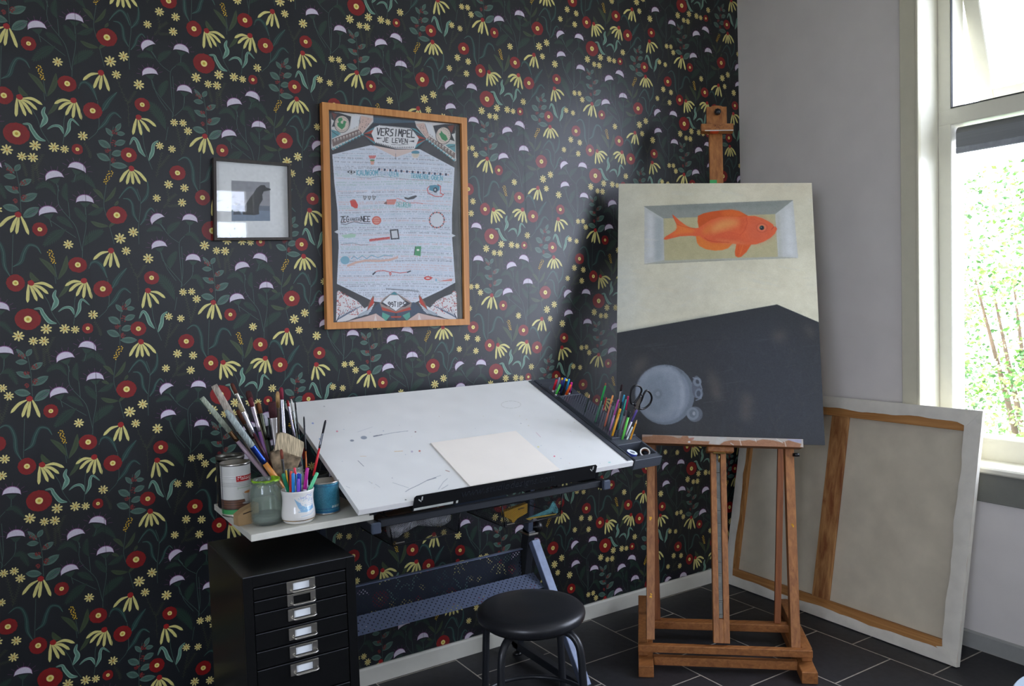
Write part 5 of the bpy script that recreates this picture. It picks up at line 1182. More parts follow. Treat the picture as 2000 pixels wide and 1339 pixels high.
# mug
cM = base_on(584, 1025, .0385); mug = thing('mug', 'white waisted porcelain mug with a blue drawing and a gold line holding coloured pens', 'mug', tuple(cM))
prof = [(0, 0), (.034, 0), (.040, .003), (.0465, .010), (.0480, .020), (.0470, .032), (.0445, .048), (.0435, .062), (.0445, .076), (.0468, .086), (.0465, .0885), (.0445, .0885), (.0425, .078), (.041, .060), (.043, .030), (.040, .012), (0, .009)]
prof = [(r_*.93, h) for r_, h in prof]
MB().mat(mat('white_porcelain', (222, 220, 214), rough=.12, noise_amt=.005, coat=.4)).lathe(cM, prof, 56).build('cup', None, mug)
MB().mat(mat('gold_line', (190, 150, 90), rough=.25, metal=.9)).lathe(cM, [(.0433, .0105), (.0439, .0118), (.0441, .0130)], 56).build('gold_line', None, mug)
P = Painter(120, 110, [(320, 750), (700, 750), (700, 1130), (320, 1130)], (222, 220, 214), 2)
BL = (120, 168, 200); rr = random.Random(3)
P.poly([(325, 820), (370, 860), (420, 890), (450, 930), (520, 960), (640, 960), (690, 940), (680, 1000), (560, 1030), (430, 1020), (390, 960)], BL, .85)
for k in range(150):
    x = 390+rr.random()*290; y = 800+rr.random()*200; P.line([(x, y), (x+rr.uniform(-30, 30), y+rr.uniform(-16, 16))], 6, rr.choice([BL, (150, 190, 214), (110, 120, 190), (222, 222, 220)]), .7)
P.line([(430, 830), (520, 815), (560, 780), (600, 800), (660, 770)], 7, (130, 130, 200), .8); P.poly([(500, 890), (560, 880), (610, 940), (540, 930)], (224, 222, 218)); P.line([(390, 1020), (520, 1030), (690, 990)], 10, BL, .8); P.line([(430, 1090), (600, 1075), (680, 1040)], 8, (140, 180, 208), .7)
co = P.out(); aM = camang(cM); hz = np.linspace(.084, .016, co.shape[0]); th_ = np.linspace(-.25, 1.15, co.shape[1])+aM
hp_ = [h for r_, h in prof[3:10]]; rp_ = [r_ for r_, h in prof[3:10]]
TH, HZ = np.meshgrid(th_, hz); RR = np.interp(HZ, hp_, rp_)+.0004
colour_grid('blue_drawing', np.stack([cM.x+RR*np.cos(TH), cM.y+RR*np.sin(TH), cM.z+HZ], -1), co, vcol('mug_print', rough=.15, coat=.3), mug, smooth=True)
# teal tin
cT = base_on(637, 1004.5, .036); tt2 = thing('teal_tin', 'teal blue printed tin with a dark opening between the mug and the table top', 'tin', tuple(cT)); RT, HT = .0385, .088
P = Painter(160, 80, [(0, 0), (160, 0), (160, 80), (0, 80)], (44, 112, 134), 2); P.grain(.04, 2, 2); P.poly([(0, 6), (160, 6), (160, 9), (0, 9)], (30, 88, 120)); P.poly([(0, 66), (160, 66), (160, 69), (0, 69)], (24, 84, 120)); P.poly([(0, 73), (160, 73), (160, 80), (0, 80)], (22, 90, 130))
for k in range(4): P.poly([(92+k*5, 60), (95.5+k*5, 60), (94.5+k*5, 66), (91+k*5, 66)], (200, 206, 196), .85)
co = P.out(); th_ = np.linspace(-PI, PI, co.shape[1])+camang(cT); hz = np.linspace(HT-.003, .003, co.shape[0]); TH, HZ = np.meshgrid(th_, hz)
colour_grid('printed_side', np.stack([cT.x+RT*np.cos(TH), cT.y+RT*np.sin(TH), cT.z+HZ], -1), co, MATS['tin_print'], tt2, smooth=True)
MB().mat(chrome).lathe(cT, [(0, .001), (.037, 0), (.0395, 0), (.0395, .003), (.0385, .004)], 40).build('base_rim', None, tt2); MB().mat(chrome).lathe(cT, [(.0385, HT-.004), (.0395, HT-.002), (.0395, HT), (.037, HT), (.0368, .004), (0, .004)], 40).build('rim', None, tt2)
# dark cup behind, holding thin brushes
cE = Vector((.668, -.50, ZS)); e = thing('dark_cup', 'black cup at the back of the shelf holding thin brushes', 'cup', tuple(cE))
MB().mat(blkp).lathe(cE, [(0, 0), (.032, 0), (.036, .005), (.037, .095), (.034, .095), (.033, .008), (0, .008)], 40).build('cup_body', None, e)

# pens in the mug: upper end traced, lower end inside the mug
def in_mug(px, py, tx_, ty_, dy, ly=0, H_=.080):
    "point at the rim level seen at (px,py) and point at the top"
    B_ = at(px, py, 1, cM.y+dy); T_ = at(tx_, ty_, 1, cM.y+dy+ly); d = (T_-B_).normalized()
    k = (B_.z-(ZS+.014))/max(d.z, .3); q = B_-d*k
    v = Vector((q.x-cM.x, q.y-cM.y, 0))
    if v.length > .030: v = v*(.030/v.length); q = Vector((cM.x+v.x, cM.y+v.y, q.z)); 
    return q, T_
MP = [((562, 955), (552.4, 924), -.014, .0052, (20, 100, 74), (24, 128, 92), 'dark green felt pen leaning left out of the mug'),
      ((563, 950), (558.6, 918), .020, .0022, (200, 160, 40), (226, 180, 50), 'thin yellow pen at the back left of the mug'),
      ((566, 950), (563.6, 915.5), .026, .0032, (24, 26, 30), (24, 26, 32), 'black pen at the back of the mug'),
      ((566, 958), (568.4, 919.5), -.018, .0038, (206, 66, 50), (222, 76, 56), 'orange red felt pen in the mug behind the blue one'),
      ((580, 945), (575.0, 912.5), .008, .0036, (210, 50, 70), (226, 62, 84), 'coral red pen leaning in the middle of the mug'),
      ((572.6, 960), (572.2, 923.4), -.028, .0048, (34, 120, 186), (40, 132, 200), 'sky blue felt pen at the front of the mug'),
      ((580, 950), (578, 925.5), .0, .0030, (60, 150, 190), (72, 166, 206), 'slim light blue pen between the blue pens'),
      ((583.5, 955), (582.8, 923.6), -.010, .0040, (30, 60, 190), (38, 74, 214), 'royal blue pen standing behind the purple pen'),
      ((586.5, 950), (586.8, 924.4), .010, .0028, (40, 70, 180), (58, 96, 200), 'slim blue pen behind the royal blue one'),
      ((583, 960), (582.4, 934.4), -.030, .0046, (96, 62, 170), (110, 74, 186), 'short purple felt pen at the front of the mug'),
      ((595, 958), (600.2, 912.6), -.022, .0052, (196, 190, 200), (178, 40, 140), 'magenta marker with a pale barrel standing tall in the mug'),
      ((604.5, 956), (620, 922), -.016, .0052, (80, 186, 134), (108, 210, 154), 'mint green felt pen leaning right out of the mug'),
      ((601, 950), (599.8, 935), .014, .0026, (180, 190, 206), (200, 208, 222), 'thin pale pen behind the magenta marker')]
for (bx, by), (tx_, ty_), dy, r_, c1, c2, lb in MP:
    q, T_ = in_mug(bx, by, tx_, ty_, dy); pen('felt_pen', lb, 'felt pen', q, T_, r_, c1, c2, .50 if 'magenta' not in lb else .42, 'pens in the white mug', clip='thin' not in lb)
# brushes
def br_(label, px, py, tx_, ty_, c, dy, ly, r_, handle, ferrule, hair, fl, hl, wide=1.0, flat_=1.0, hw=None, low=.02, rad=.030):
    B_ = at(px, py, 1, c.y+dy); T_ = at(tx_, ty_, 1, c.y+dy+ly); d = (T_-B_).normalized(); k = (B_.z-(ZS+low))/max(d.z, .25); q = B_-d*k
    v = Vector((q.x-c.x, q.y-c.y, 0))
    if v.length > rad: v = v*(rad/v.length); q = Vector((c.x+v.x, c.y+v.y, q.z))
    return brush(label, q, T_, r_, handle, ferrule, hair, fl, hl, wide, flat_, 'brushes in the pots on the shelf', hw)
BR = [('flat brush with pale grey bristles leaning furthest left', 510, 917, 394, 776, cB, -.012, 0, .0060, (150, 130, 140), (110, 84, 60), (150, 158, 140), .08, .30, 1.1, .5),
      ('wide flat brush with a long grey bristle head fanning left', 505, 905, 418, 752, cB, .004, 0, .0070, (104, 96, 84), (120, 70, 40), (166, 156, 142), .05, .36, 1.25, .4),
      ('thick brush with a blue banded orange wooden handle', 534, 927, 441, 801, cB, -.026, 0, .0082, (196, 130, 60), (44, 70, 150), (150, 160, 156), .17, .36, 1.0, 1.0),
      ('long slim brush with a brown tip left of the centre', 505, 862, 452, 748, cB, .012, 0, .0042, (52, 70, 120), (196, 190, 180), (84, 40, 24), .22, .08, 1.2, .7),
      ('brush with a beige tip and bright square ferrule over a maroon handle', 505, 865, 466, 787, cB, -.004, 0, .0048, (70, 24, 36), (226, 222, 226), (150, 136, 104), .20, .08, 1.2, .7),
      ('grey handled brush with brown hair behind the blue banded one', 520, 900, 463, 800, cB, .010, 0, .0045, (120, 116, 100), (90, 84, 80), (90, 50, 30), .15, .14, 1.3, .7),
      ('dark brown tipped brush high in the bundle', 512, 850, 484, 763, cB, .018, 0, .0060, (120, 110, 84), (120, 104, 84), (60, 24, 20), .12, .10, 1.3, .8),
      ('brush with reddish brown hair and a purple sheen on its long handle', 517, 880, 488, 776, cB, .0, 0, .0052, (112, 70, 120), (196, 184, 196), (92, 26, 34), .22, .08, 1.1, .9),
      ('brush with ginger hair on a dull green handle', 524, 880, 504, 786, cB, .016, 0, .0052, (70, 84, 66), (92, 96, 80), (130, 80, 44), .25, .10, 1.2, .8),
      ('wide flat brush with black red hair and a broad silver ferrule', 528, 880, 531, 784, cB, -.010, 0, .0060, (20, 22, 30), (172, 168, 166), (58, 20, 24), .34, .15, 1.7, .6),
      ('small white tipped brush low in the bundle', 516, 870, 515, 810, cB, .022, 0, .0060, (30, 32, 30), (36, 36, 36), (196, 196, 204), .15, .12, 1.4, .5),
      ('brush with a tan head and rusty handle right of centre', 543, 870, 542, 764, cB, .010, 0, .0046, (150, 76, 40), (110, 96, 84), (176, 140, 90), .30, .14, 1.1, .9),
      ('tall brush with a crimson tip and long bright ferrule over a black handle', 556, 870, 549, 756, cB, -.002, 0, .0056, (20, 20, 24), (206, 204, 214), (120, 30, 50), .40, .10, .9, .8),
      ('thin brush with a red tip and violet sheen', 567, 880, 561, 781, cE, -.006, 0, .0036, (60, 34, 70), (196, 190, 210), (150, 40, 44), .30, .06, 1.0, .9),
      ('thin white haired brush beside the table edge', 564, 870, 568.5, 779, cE, .008, 0, .0026, (110, 110, 96), (150, 156, 150), (206, 206, 200), .20, .12, 1.1, .8),
      ('very thin dark brush crossing the back corner of the table', 562, 870, 576, 784, cE, .018, 0, .0022, (60, 96, 100), (60, 62, 62), (36, 30, 34), .25, .08, 1.0, .9),
      ('small pointed brush with an orange handle in front of the table edge', 584, 870, 593.5, 813, cE, -.022, 0, .0026, (206, 112, 48), (90, 92, 96), (50, 48, 52), .28, .12, .9, .9),
      ('pointed brush with a bright red handle leaning right over the table', 586, 905, 636, 820, cE, -.028, 0, .0034, (202, 34, 44), (120, 122, 128), (36, 34, 38), .18, .16, .9, .9),
      ('thin brush with a russet tip in front of the broad bristle brush', 553, 925, 549, 877, cB, -.036, 0, .0030, (24, 24, 26), (96, 96, 96), (120, 60, 44), .35, .16, 1.3, .8)]
for a_ in BR:
    br_(*a_)
# broad bristle brush
e = thing('broad_brush', 'broad flat decorating brush with pale bristles standing in the glass jar', 'paint brush', (.62, -.55, ZS+.1))
yB = cB.y-.020
def bb(x, y): return at(390+.2391*x, 740+.2391*y, 1, yB)
bl_ = mat('pale_bristle', (176, 160, 130), rough=.85, noise_amt=.3, scale=26, stretch=(14, 1, 1.2))
b = MB().mat(bl_); b.poly([bb(*p) for p in ((610, 600), (625, 520), (640, 450), (660, 438), (720, 445), (790, 480), (850, 515), (850, 560), (825, 660), (810, 690), (700, 640))], .014, (0, 1, 0)); b.build('bristles', None, e)
b = MB().mat(mat('rusty_ferrule', (134, 116, 92), rough=.5, metal=.5, noise_amt=.35, scale=50)); b.poly([bb(*p)-Vector((0, .001, 0)) for p in ((585, 600), (640, 575), (830, 640), (800, 720), (780, 760), (610, 775), (583, 660))], .016, (0, 1, 0)); b.build('ferrule', None, e)
b = MB().mat(wood('brush_handle', (120, 84, 56), (146, 104, 70), .6, 2, 10)); b.poly([bb(*p)+Vector((0, .001, 0)) for p in ((610, 770), (700, 772), (690, 900), (650, 1000), (610, 900))], .012, (0, 1, 0)); b.build('handle', None, e)

# ------------------------------------------------------------------ drawer cabinet under the shelf
cab = thing('drawer_cabinet', 'tall narrow black metal multi drawer cabinet with nickel label pulls under the white shelf', 'drawer cabinet', (.519, -.61, 0))
gloss = mat('black_gloss_enamel', (7, 8, 9), rough=.30, noise_amt=.02, spec=.5)
edge_glint = mat('grey_edge_highlight', (74, 76, 80), rough=.35, noise_amt=.02)  # thin grey strips: highlights on cabinet and drawer edges, painted as colour
CX0, CX1, CY0, CY1, CZ1 = .378, .660, -.800, -.420, .742
b = MB().mat(gloss)
b.box((CX0, CY0+.012, .03), (CX1, CY1, CZ1-.001), .002)
b.box((CX0, CY0, .03), (.401, CY0+.013, CZ1), .0012); b.box((.636, CY0, .03), (CX1, CY0+.013, CZ1), .0012); b.box((.400, CY0, .7145), (.637, CY0+.013, CZ1), .0012); b.box((.400, CY0, .03), (.637, CY0+.013, .052), .0012)
b.box((CX0+.02, CY0+.03, 0), (CX1-.02, CY1-.02, .031))
b.mat(edge_glint); b.box((CX0+.001, CY0-.0003, CZ1-.0012), (CX1-.001, CY0+.002, CZ1+.0004)); b.build('carcass', None, cab)
zl = [.712, .680, .648, .600, .555, .510, .420, .330, .240, .150, .054]
for k in range(len(zl)-1):
    z1_, z0_ = zl[k], zl[k+1]
    dr = MB().mat(gloss).box((.4025, CY0+.0015, z0_+.0012), (.6345, CY0+.011, z1_-.0012), .0012).mat(edge_glint).box((.4035, CY0+.0006, z1_-.0026), (.6335, CY0+.002, z1_-.0016)).build('drawer', None, cab)
    hz1 = z1_-.0012 if k < 2 else z1_-.006; hx0, hx1 = .482, .5535; hz0 = hz1-.0295
    h = MB().mat(chrome); yf = CY0+.0012
    h.box((hx0, yf-.0035, hz0), (hx0+.013, yf, hz1), .0012); h.box((hx1-.013, yf-.0035, hz0), (hx1, yf, hz1), .0012); h.box((hx0+.011, yf-.0035, hz1-.006), (hx1-.011, yf, hz1), .001); h.box((hx0+.011, yf-.0035, hz0), (hx1-.011, yf, hz0+.004), .001)
    h.box((hx0+.0125, yf-.006, hz0+.003), (hx0+.0145, yf-.003, hz1-.001)); h.box((hx1-.0145, yf-.006, hz0+.003), (hx1-.0125, yf-.003, hz1-.001))
    h.tube([(hx0+.009, yf-.002, hz0+.008), (hx0+.011, yf-.012, hz0+.006), (hx0+.016, yf-.0155, hz0+.0055), (hx1-.010, yf-.0155, hz0+.0055), (hx1-.004, yf-.012, hz0+.006), (hx1-.003, yf-.002, hz0+.008)], .0022, 10)
    hd = h.build('label_pull', None, dr)
    if k != 1: MB().mat(paper_w).box((hx0+.014, yf-.0012, hz0+.006), (hx1-.015, yf-.0002, hz1-.006)).build('label_card', None, dr)

# ------------------------------------------------------------------ stool
sc3 = Vector((1.232, -.742, .463)); st = thing('stool', 'round black padded stool on four bent black tube legs in front of the drafting table', 'stool', (sc3.x, sc3.y, 0))
vin = mat('black_vinyl', (30, 31, 34), rough=.34, noise_amt=.06, scale=160, bump=.05); tub = mat('black_tube', (26, 28, 32), rough=.36, noise_amt=.03)
SR = .1645
MB().mat(vin).lathe(sc3, [(0, .004), (SR*.6, .003), (SR*.85, -.001), (SR*.95, -.006), (SR*.99, -.013), (SR, -.022), (SR*.985, -.032), (SR*.94, -.040), (SR*.90, -.041), (0, -.041)], 72).build('seat', None, st)
MB().mat(blkp).lathe(sc3, [(0, -.041), (SR*.88, -.041), (SR*.86, -.050), (0, -.050)], 48).build('seat_base', None, st)
rgt = Vector((cr.x, cr.y, 0)).normalized(); tow = Vector((-fw.x, -fw.y, 0)).normalized()
for th in (213, 123, 33, 303):
    d = rgt*math.cos(R(th))+tow*math.sin(R(th))
    ps = []
    for rr_, z in ((.06, .405), (.11, .406), (.140, .398), (.160, .375), (.168, .340), (.172, .28), (.188, .012)): ps.append(Vector((sc3.x, sc3.y, z))+d*rr_)
    out = [ps[0]]
    for i in range(len(ps)-1):
        for t in (.25, .5, .75, 1):
            a_, b2, c_, d_ = ps[max(i-1, 0)], ps[i], ps[i+1], ps[min(i+2, len(ps)-1)]
            out.append(.5*((2*b2)+(-a_+c_)*t+(2*a_-5*b2+4*c_-d_)*t*t+(-a_+3*b2-3*c_+d_)*t**3))
    lg = MB().mat(tub).tube(out, .0115, 16).build('leg', None, st)
    MB().mat(blkp).lathe(out[-1]+Vector((0, 0, -.012)), [(0, 0), (.013, 0), (.014, .004), (.0135, .022), (0, .022)], 20).build('rubber_foot', None, lg)
MB().mat(tub).tube([Vector((sc3.x, sc3.y, .16))+(rgt*math.cos(a)+tow*math.sin(a))*.174 for a in np.linspace(0, 2*PI, 48, endpoint=False)], .007, 10, closed=True).build('foot_ring', None, st)

# ------------------------------------------------------------------ easel
ep, eX, eU, eN = Vector((2.5511, -.8044, .7966)), Vector((.7789, -.6256, -.0433)).normalized(), Vector((.2181, .2055, .954)).normalized(), Vector((.588, .7526, -.2965)).normalized()
def E3(u, v, d=0): return ep+eX*u+eU*v+eN*d
ta = R(-41.5); bX = Vector((math.cos(ta), math.sin(ta), 0)); bY = Vector((-bX.y, bX.x, 0)); bO = Vector((1.821, -.544, 0))
def B3(x, y, z): return bO+bX*x+bY*y+Vector((0, 0, z))
def ebox(b, u0, u1, v0, v1, d0, d1, bev=.0015): b.boxm(E3((u0+u1)/2, (v0+v1)/2, (d0+d1)/2), eX*(u1-u0)/2, eU*(v1-v0)/2, eN*(d1-d0)/2, bev); return b
def bbox(b, x0, x1, y0, y1, z0, z1, bev=.002): b.boxm(B3((x0+x1)/2, (y0+y1)/2, (z0+z1)/2), bX*(x1-x0)/2, bY*(y1-y0)/2, Vector((0, 0, (z1-z0)/2)), bev); return b
es = thing('easel', 'tall paint spattered wooden studio easel holding the orange fish painting', 'easel', tuple(B3(.31, .2, 0)))
for x0 in (0, .570):
    bbox(MB().mat(easel_h), x0, x0+.055, 0, .60, 0, .042).build('foot', None, es)
    xs = x0 if x0 == 0 else .587
    bbox(MB().mat(easel_w), xs, xs+.036, .086, .575, .0425, .093).build('side_beam', None, es)
bbox(MB().mat(easel_h), .0, .620, .058, .084, .068, .095).build('front_rail', None, es)
bbox(MB().mat(easel_h), .056, .569, .068, .094, .016, .048).build('lower_rail', None, es)
bbox(MB().mat(easel_h), .037, .586, .335, .378, .044, .074).build('rear_rail', None, es)
for (u0, u1, u2, u3) in ((-.667, -.638, -.667, -.638), (-.148, -.115, -.140, -.108)):
    b = MB().mat(easel_w); vb, vt = -.735, .46; q = [E3(u0, vb, .021), E3(u1, vb, .021), E3(u1, vb, .055), E3(u0, vb, .055), E3(u2, vt, .021), E3(u3, vt, .021), E3(u3, vt, .055), E3(u2, vt, .055)]
    b.add(q, [(0, 1, 2, 3), (4, 7, 6, 5), (0, 4, 5, 1), (1, 5, 6, 2), (2, 6, 7, 3), (3, 7, 4, 0)]); b.build('upright', None, es)
ebox(MB().mat(easel_h), -.667, -.108, .40, .445, .056, .078).build('upper_cross_bar', None, es)
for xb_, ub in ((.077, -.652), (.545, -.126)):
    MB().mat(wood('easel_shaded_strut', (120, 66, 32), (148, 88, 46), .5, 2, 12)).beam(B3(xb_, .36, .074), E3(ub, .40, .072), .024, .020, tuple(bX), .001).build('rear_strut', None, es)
# paint spots on the uprights
b = MB().mat(mat('yellow_paint', (220, 160, 30), rough=.4)); rs = random.Random(2)
for (uu_, vv_) in ((-.655, -.30), (-.128, -.30), (-.650, -.58)):
    for k in range(4):
        c_ = E3(uu_+rs.uniform(-.004, .004), vv_+rs.uniform(-.008, .008), .0204); rr_ = rs.uniform(.002, .0045)
        b.add([c_+(eX*math.cos(a)+eU*math.sin(a)*1.2)*rr_*rs.uniform(.7, 1.2) for a in np.linspace(0, 2*PI, 9, endpoint=False)], [tuple(range(9))])
b.build('paint_spots', None, es)
# lower mast: two cheeks with a ratchet strip in the slot
b = MB().mat(easel_w); ebox(b, -.425, -.4035, -.735, .38, .020, .046); ebox(b, -.3875, -.366, -.735, .38, .020, .046); ebox(b, -.4045, -.3865, -.735, -.650, .0205, .0455); ebox(b, -.4045, -.3865, -.66, .38, .038, .0455)
b.build('lower_mast', None, es)
b = MB().mat(mat('dull_steel', (110, 112, 108), rough=.4, metal=.9)); ebox(b, -.4030, -.3880, -.648, .02, .034, .0375, .0005)
for k in range(14): ebox(b, -.4030, -.3880, -.640+k*.0478, -.634+k*.0478, .028, .0345, .001)
b.build('ratchet', None, es)
ebox(MB().mat(easel_w), -.409, -.353, .385, 1.44, .022, .042).build('upper_mast', None, es)
ebox(MB().mat(easel_w), -.417, -.349, .02, .40, .0465, .062).build('mast_slide', None, es)
# ledge with dried paint
src = [(1254, 848), (1568, 857.5), (1568, 874), (1256, 864.5)]
P = Painter(300, 16, src, (150, 104, 72), 3); P.grain(.025, 8, 1)
g3 = cz(1230, 840, .095); g4 = cz(1400, 840, .1); LG = (176, 172, 164)
P.poly([g3(*p) for p in ((240, 80), (480, 85), (470, 120), (330, 130), (250, 150))], (170, 150, 140), .8); P.poly([g3(*p) for p in ((560, 90), (1100, 105), (1060, 160), (990, 160), (900, 130))], (160, 150, 138), .8)
P.poly([g3(*p) for p in ((1200, 110), (1640, 125), (2000, 135), (2000, 200), (1860, 300), (1640, 280), (1660, 230), (1300, 210), (1230, 170))], LG, .92); P.poly([g3(*p) for p in ((1230, 160), (1340, 150), (1320, 200), (1250, 205))], (150, 84, 70), .7); P.poly([g3(*p) for p in ((1830, 140), (1960, 120), (1990, 150), (1900, 165))], (70, 90, 130), .9)
P.poly([g4(*p) for p in ((0, 130), (640, 130), (1680, 175), (1680, 330), (1610, 325), (1640, 270), (1500, 230), (1400, 200), (1260, 240), (1100, 200), (900, 180), (760, 215), (640, 190), (500, 210), (300, 195), (120, 230), (0, 280))], LG, .85)
P.poly([g4(*p) for p in ((1350, 175), (1640, 185), (1640, 250), (1560, 240), (1440, 210))], (150, 150, 176), .8); P.line([g4(455, 180), g4(490, 300)], 1.0, (220, 218, 210)); P.line([g4(755, 170), g4(775, 230)], .9, (220, 218, 210)); P.line([g4(1160, 170), g4(1290, 250)], .9, (214, 210, 200)); P.line([g4(1320, 220), g4(1345, 320)], .9, (220, 218, 210)); P.line([g4(280, 250), g4(340, 285)], 1.3, (190, 190, 186)); P.ell(*g3(1240, 240), 2.6, 1.6, (206, 206, 200))
P.line([src[0], src[1]], 1.2, (190, 190, 184), .7)
co = P.out()
b = MB().mat(easel_h); ebox(b, -.690, -.088, -.016, .0005, -.024, .030); ebox(b, -.690, -.088, -.016, .016, -.0345, -.0235); lb = b.build('ledge', None, es)
colour_grid('dried_paint', quad_grid([E3(-.6895, .0155, -.0348), E3(-.0885, .0155, -.0348), E3(-.0885, -.0155, -.0348), E3(-.6895, -.0155, -.0348)], co.shape[1], co.shape[0]), co, vcol('painted_wood', rough=.55, noise_amt=.15, bump=.2), lb)
ebox(MB().mat(easel_h), -.441, -.340, -.040, -.0165, -.010, .045, .004).build('ledge_block', None, es)
ebox(MB().mat(mat('brass', (170, 150, 90), rough=.35, metal=.9)), -.418, -.372, -.0445, -.0405, -.006, .014).build('brass_plate', None, es)
b = MB().mat(MATS['brass']); b.tube([E3(-.395, -.044, .012), E3(-.395, -.058, .008), E3(-.394, -.075, .016)], .003, 8); b.build('ratchet_catch', None, es)
MB().mat(blkp).lathe(E3(-.104, -.032, .018), [(0, 0), (.012, 0), (.013, .004), (.013, .012), (0, .013)], 16, tuple(-eU)).build('ledge_knob', None, es)
# top clamp
b = MB().mat(easel_w); v1 = 1.439
prof = [(-.420, 1.354), (-.336, 1.354), (-.336, v1)]+[(-.378+.024*math.cos(a), v1+.006*math.sin(a)) for a in np.linspace(0, PI, 9)]+[(-.420, v1)]
b.poly([E3(u, v, .002) for u, v in prof], .0195, tuple(eN)); b.build('clamp_block', None, es)
b = MB().mat(easel_h); ebox(b, -.445, -.311, 1.320, 1.3545, -.008, .021); cb_ = b.build('clamp_bar', None, es)
ebox(MB().mat(mat('dried_white_paint', (196, 190, 180), rough=.6, noise_amt=.1)), -.430, -.312, 1.3195, 1.3240, -.0086, -.0075, .0002).build('paint_streak', None, cb_)
b = MB().mat(mat('red_orange_paint', (190, 70, 34), rough=.5, noise_amt=.2)); ebox(b, -.408, -.372, 1.3170, 1.3203, -.006, .012, .0005); b.build('paint_streak', None, cb_)
b = MB().mat(blkp)
for k in range(8):
    a = k*PI/4; b.lathe(E3(-.376+.0095*math.cos(a), 1.408+.0095*math.sin(a), -.018), [(0, 0), (.0035, .0), (.0045, .002), (.0045, .014), (0, .014)], 10, tuple(eN))
b.lathe(E3(-.376, 1.408, -.020), [(0, 0), (.008, .001), (.0095, .004), (.0095, .016), (.005, .022), (0, .022)], 20, tuple(eN)); b.build('clamp_knob', None, es)
b = MB().mat(mat('stamp_ink', (60, 40, 34), rough=.7)); gk = lambda x, y: hp(1360+x*.05226, 190+y*.05226, E3(-.378, 1.34, -.0083), eN)
for q in ([(700, 1040), (745, 1040)], [(700, 1040), (700, 1075)], [(850, 1045), (890, 1045)], [(890, 1045), (890, 1080)], [(740, 1120), (800, 1060), (850, 1120)], [(750, 1130), (860, 1130)], [(700, 1190), (740, 1165)], [(850, 1165), (890, 1185)]):
    b.tube([gk(*p) for p in q], .0006, 5)
b.build('burnt_stamp', None, cb_)
ebox(MB().mat(mat('green_paint', (60, 160, 92), rough=.5)), -.4095, -.380, 1.085, 1.108, .0212, .0222, .0003).build('green_paint_patch', None, es)

# ------------------------------------------------------------------ painting on the easel
CW, CH = .79, 1.0823
pt = thing('painting', 'unframed canvas painting of an orange fish above a dark table with a grey pot', 'painting', tuple(E3(-CW/2, 0, .01)))
b = MB().mat(mat('canvas_edge', (170, 168, 158), rough=.8)); ebox(b, -CW, 0, .001, CH, .0003, .0195, .002); cbody = b.build('stretched_canvas', None, pt)
src = [(1208, 355.3), (1585.3, 360.2), (1611.5, 867), (1203, 859)]
P = Painter(400, 548, src, (204, 199, 174), 2)
g = cz(1190, 340, .4033); f = cz(1240, 370, .16)
# wall of the picture: cream with cooler passages
P.poly([g(*p) for p in ((40, 40), (170, 40), (150, 760), (38, 768))], (190, 190, 176), .55, 60); P.poly([g(*p) for p in ((170, 600), (430, 430), (560, 560), (200, 745))], (194, 190, 170), .6, 50)
P.poly([g(*p) for p in ((600, 450), (960, 430), (990, 640), (640, 640))], (212, 205, 178), .6, 60); P.poly([g(*p) for p in ((40, 430), (120, 430), (110, 760), (40, 760))], (184, 188, 182), .5, 40); P.poly([g(*p) for p in ((620, 40), (980, 50), (990, 130), (640, 120))], (210, 200, 174), .6, 30)
P.clouds(.014, 90); P.clouds(.008, 30)
# niche
P.poly([g(*p) for p in ((170, 152), (890, 133), (806, 198), (265, 212))], (138, 142, 134)); P.poly([g(*p) for p in ((172, 154), (265, 212), (270, 416), (172, 433))], (182, 184, 180)); P.poly([g(*p) for p in ((890, 133), (915, 410), (820, 403), (806, 198))], (188, 190, 186))
P.poly([g(*p) for p in ((172, 433), (270, 414), (820, 402), (915, 410), (560, 420))], (166, 166, 152)); P.poly([g(*p) for p in ((265, 212), (806, 198), (820, 403), (270, 416))], (176, 168, 130))
P.poly([g(*p) for p in ((225, 200), (262, 215), (266, 410), (225, 425))], (150, 158, 158), .7, 8); P.poly([g(*p) for p in ((806, 200), (826, 195), (840, 405), (820, 403))], (170, 172, 160), .7, 5); P.poly([g(*p) for p in ((300, 150), (860, 140), (800, 160), (340, 175))], (124, 130, 124), .6, 6)
P.poly([g(*p) for p in ((190, 180), (215, 195), (215, 400), (190, 410))], (202, 204, 202), .7, 6); P.poly([g(*p) for p in ((850, 175), (880, 170), (900, 395), (862, 395))], (204, 206, 204), .7, 6); P.line([g(172, 433), g(400, 424), g(560, 417)], 1.4, (140, 140, 128), .7); P.line([g(170, 152), g(890, 133)], 1.2, (116, 120, 114), .6)
P.poly([g(*p) for p in ((280, 300), (520, 290), (520, 405), (280, 410))], (168, 160, 120), .5, 14)
# fish
O1 = (214, 96, 56); O2 = (196, 84, 34); O3 = (226, 142, 76)
P.poly([f(*p) for p in ((790, 465), (775, 390), (780, 320), (850, 290), (950, 270), (1080, 255), (1190, 250), (1280, 268), (1340, 300), (1390, 330), (1300, 350), (1170, 345), (1050, 352), (940, 380), (860, 430))], O2)
P.poly([f(*p) for p in ((1050, 262), (1190, 252), (1290, 275), (1370, 325), (1200, 335), (1080, 320))], (218, 108, 46), .6, 6)
P.poly([f(*p) for p in ((755, 575), (770, 650), (800, 690), (880, 730), (990, 748), (1080, 742), (1150, 720), (1200, 665), (1100, 640), (950, 630), (860, 590), (800, 550))], (214, 116, 48))
P.poly([f(*p) for p in ((1250, 660), (1232, 760), (1235, 815), (1270, 832), (1310, 825), (1370, 770), (1435, 670))], (206, 90, 40)); P.line([f(1280, 680), f(1262, 815)], 1, (180, 70, 30), .5); P.line([f(1330, 680), f(1290, 810)], 1, (226, 130, 60), .6)
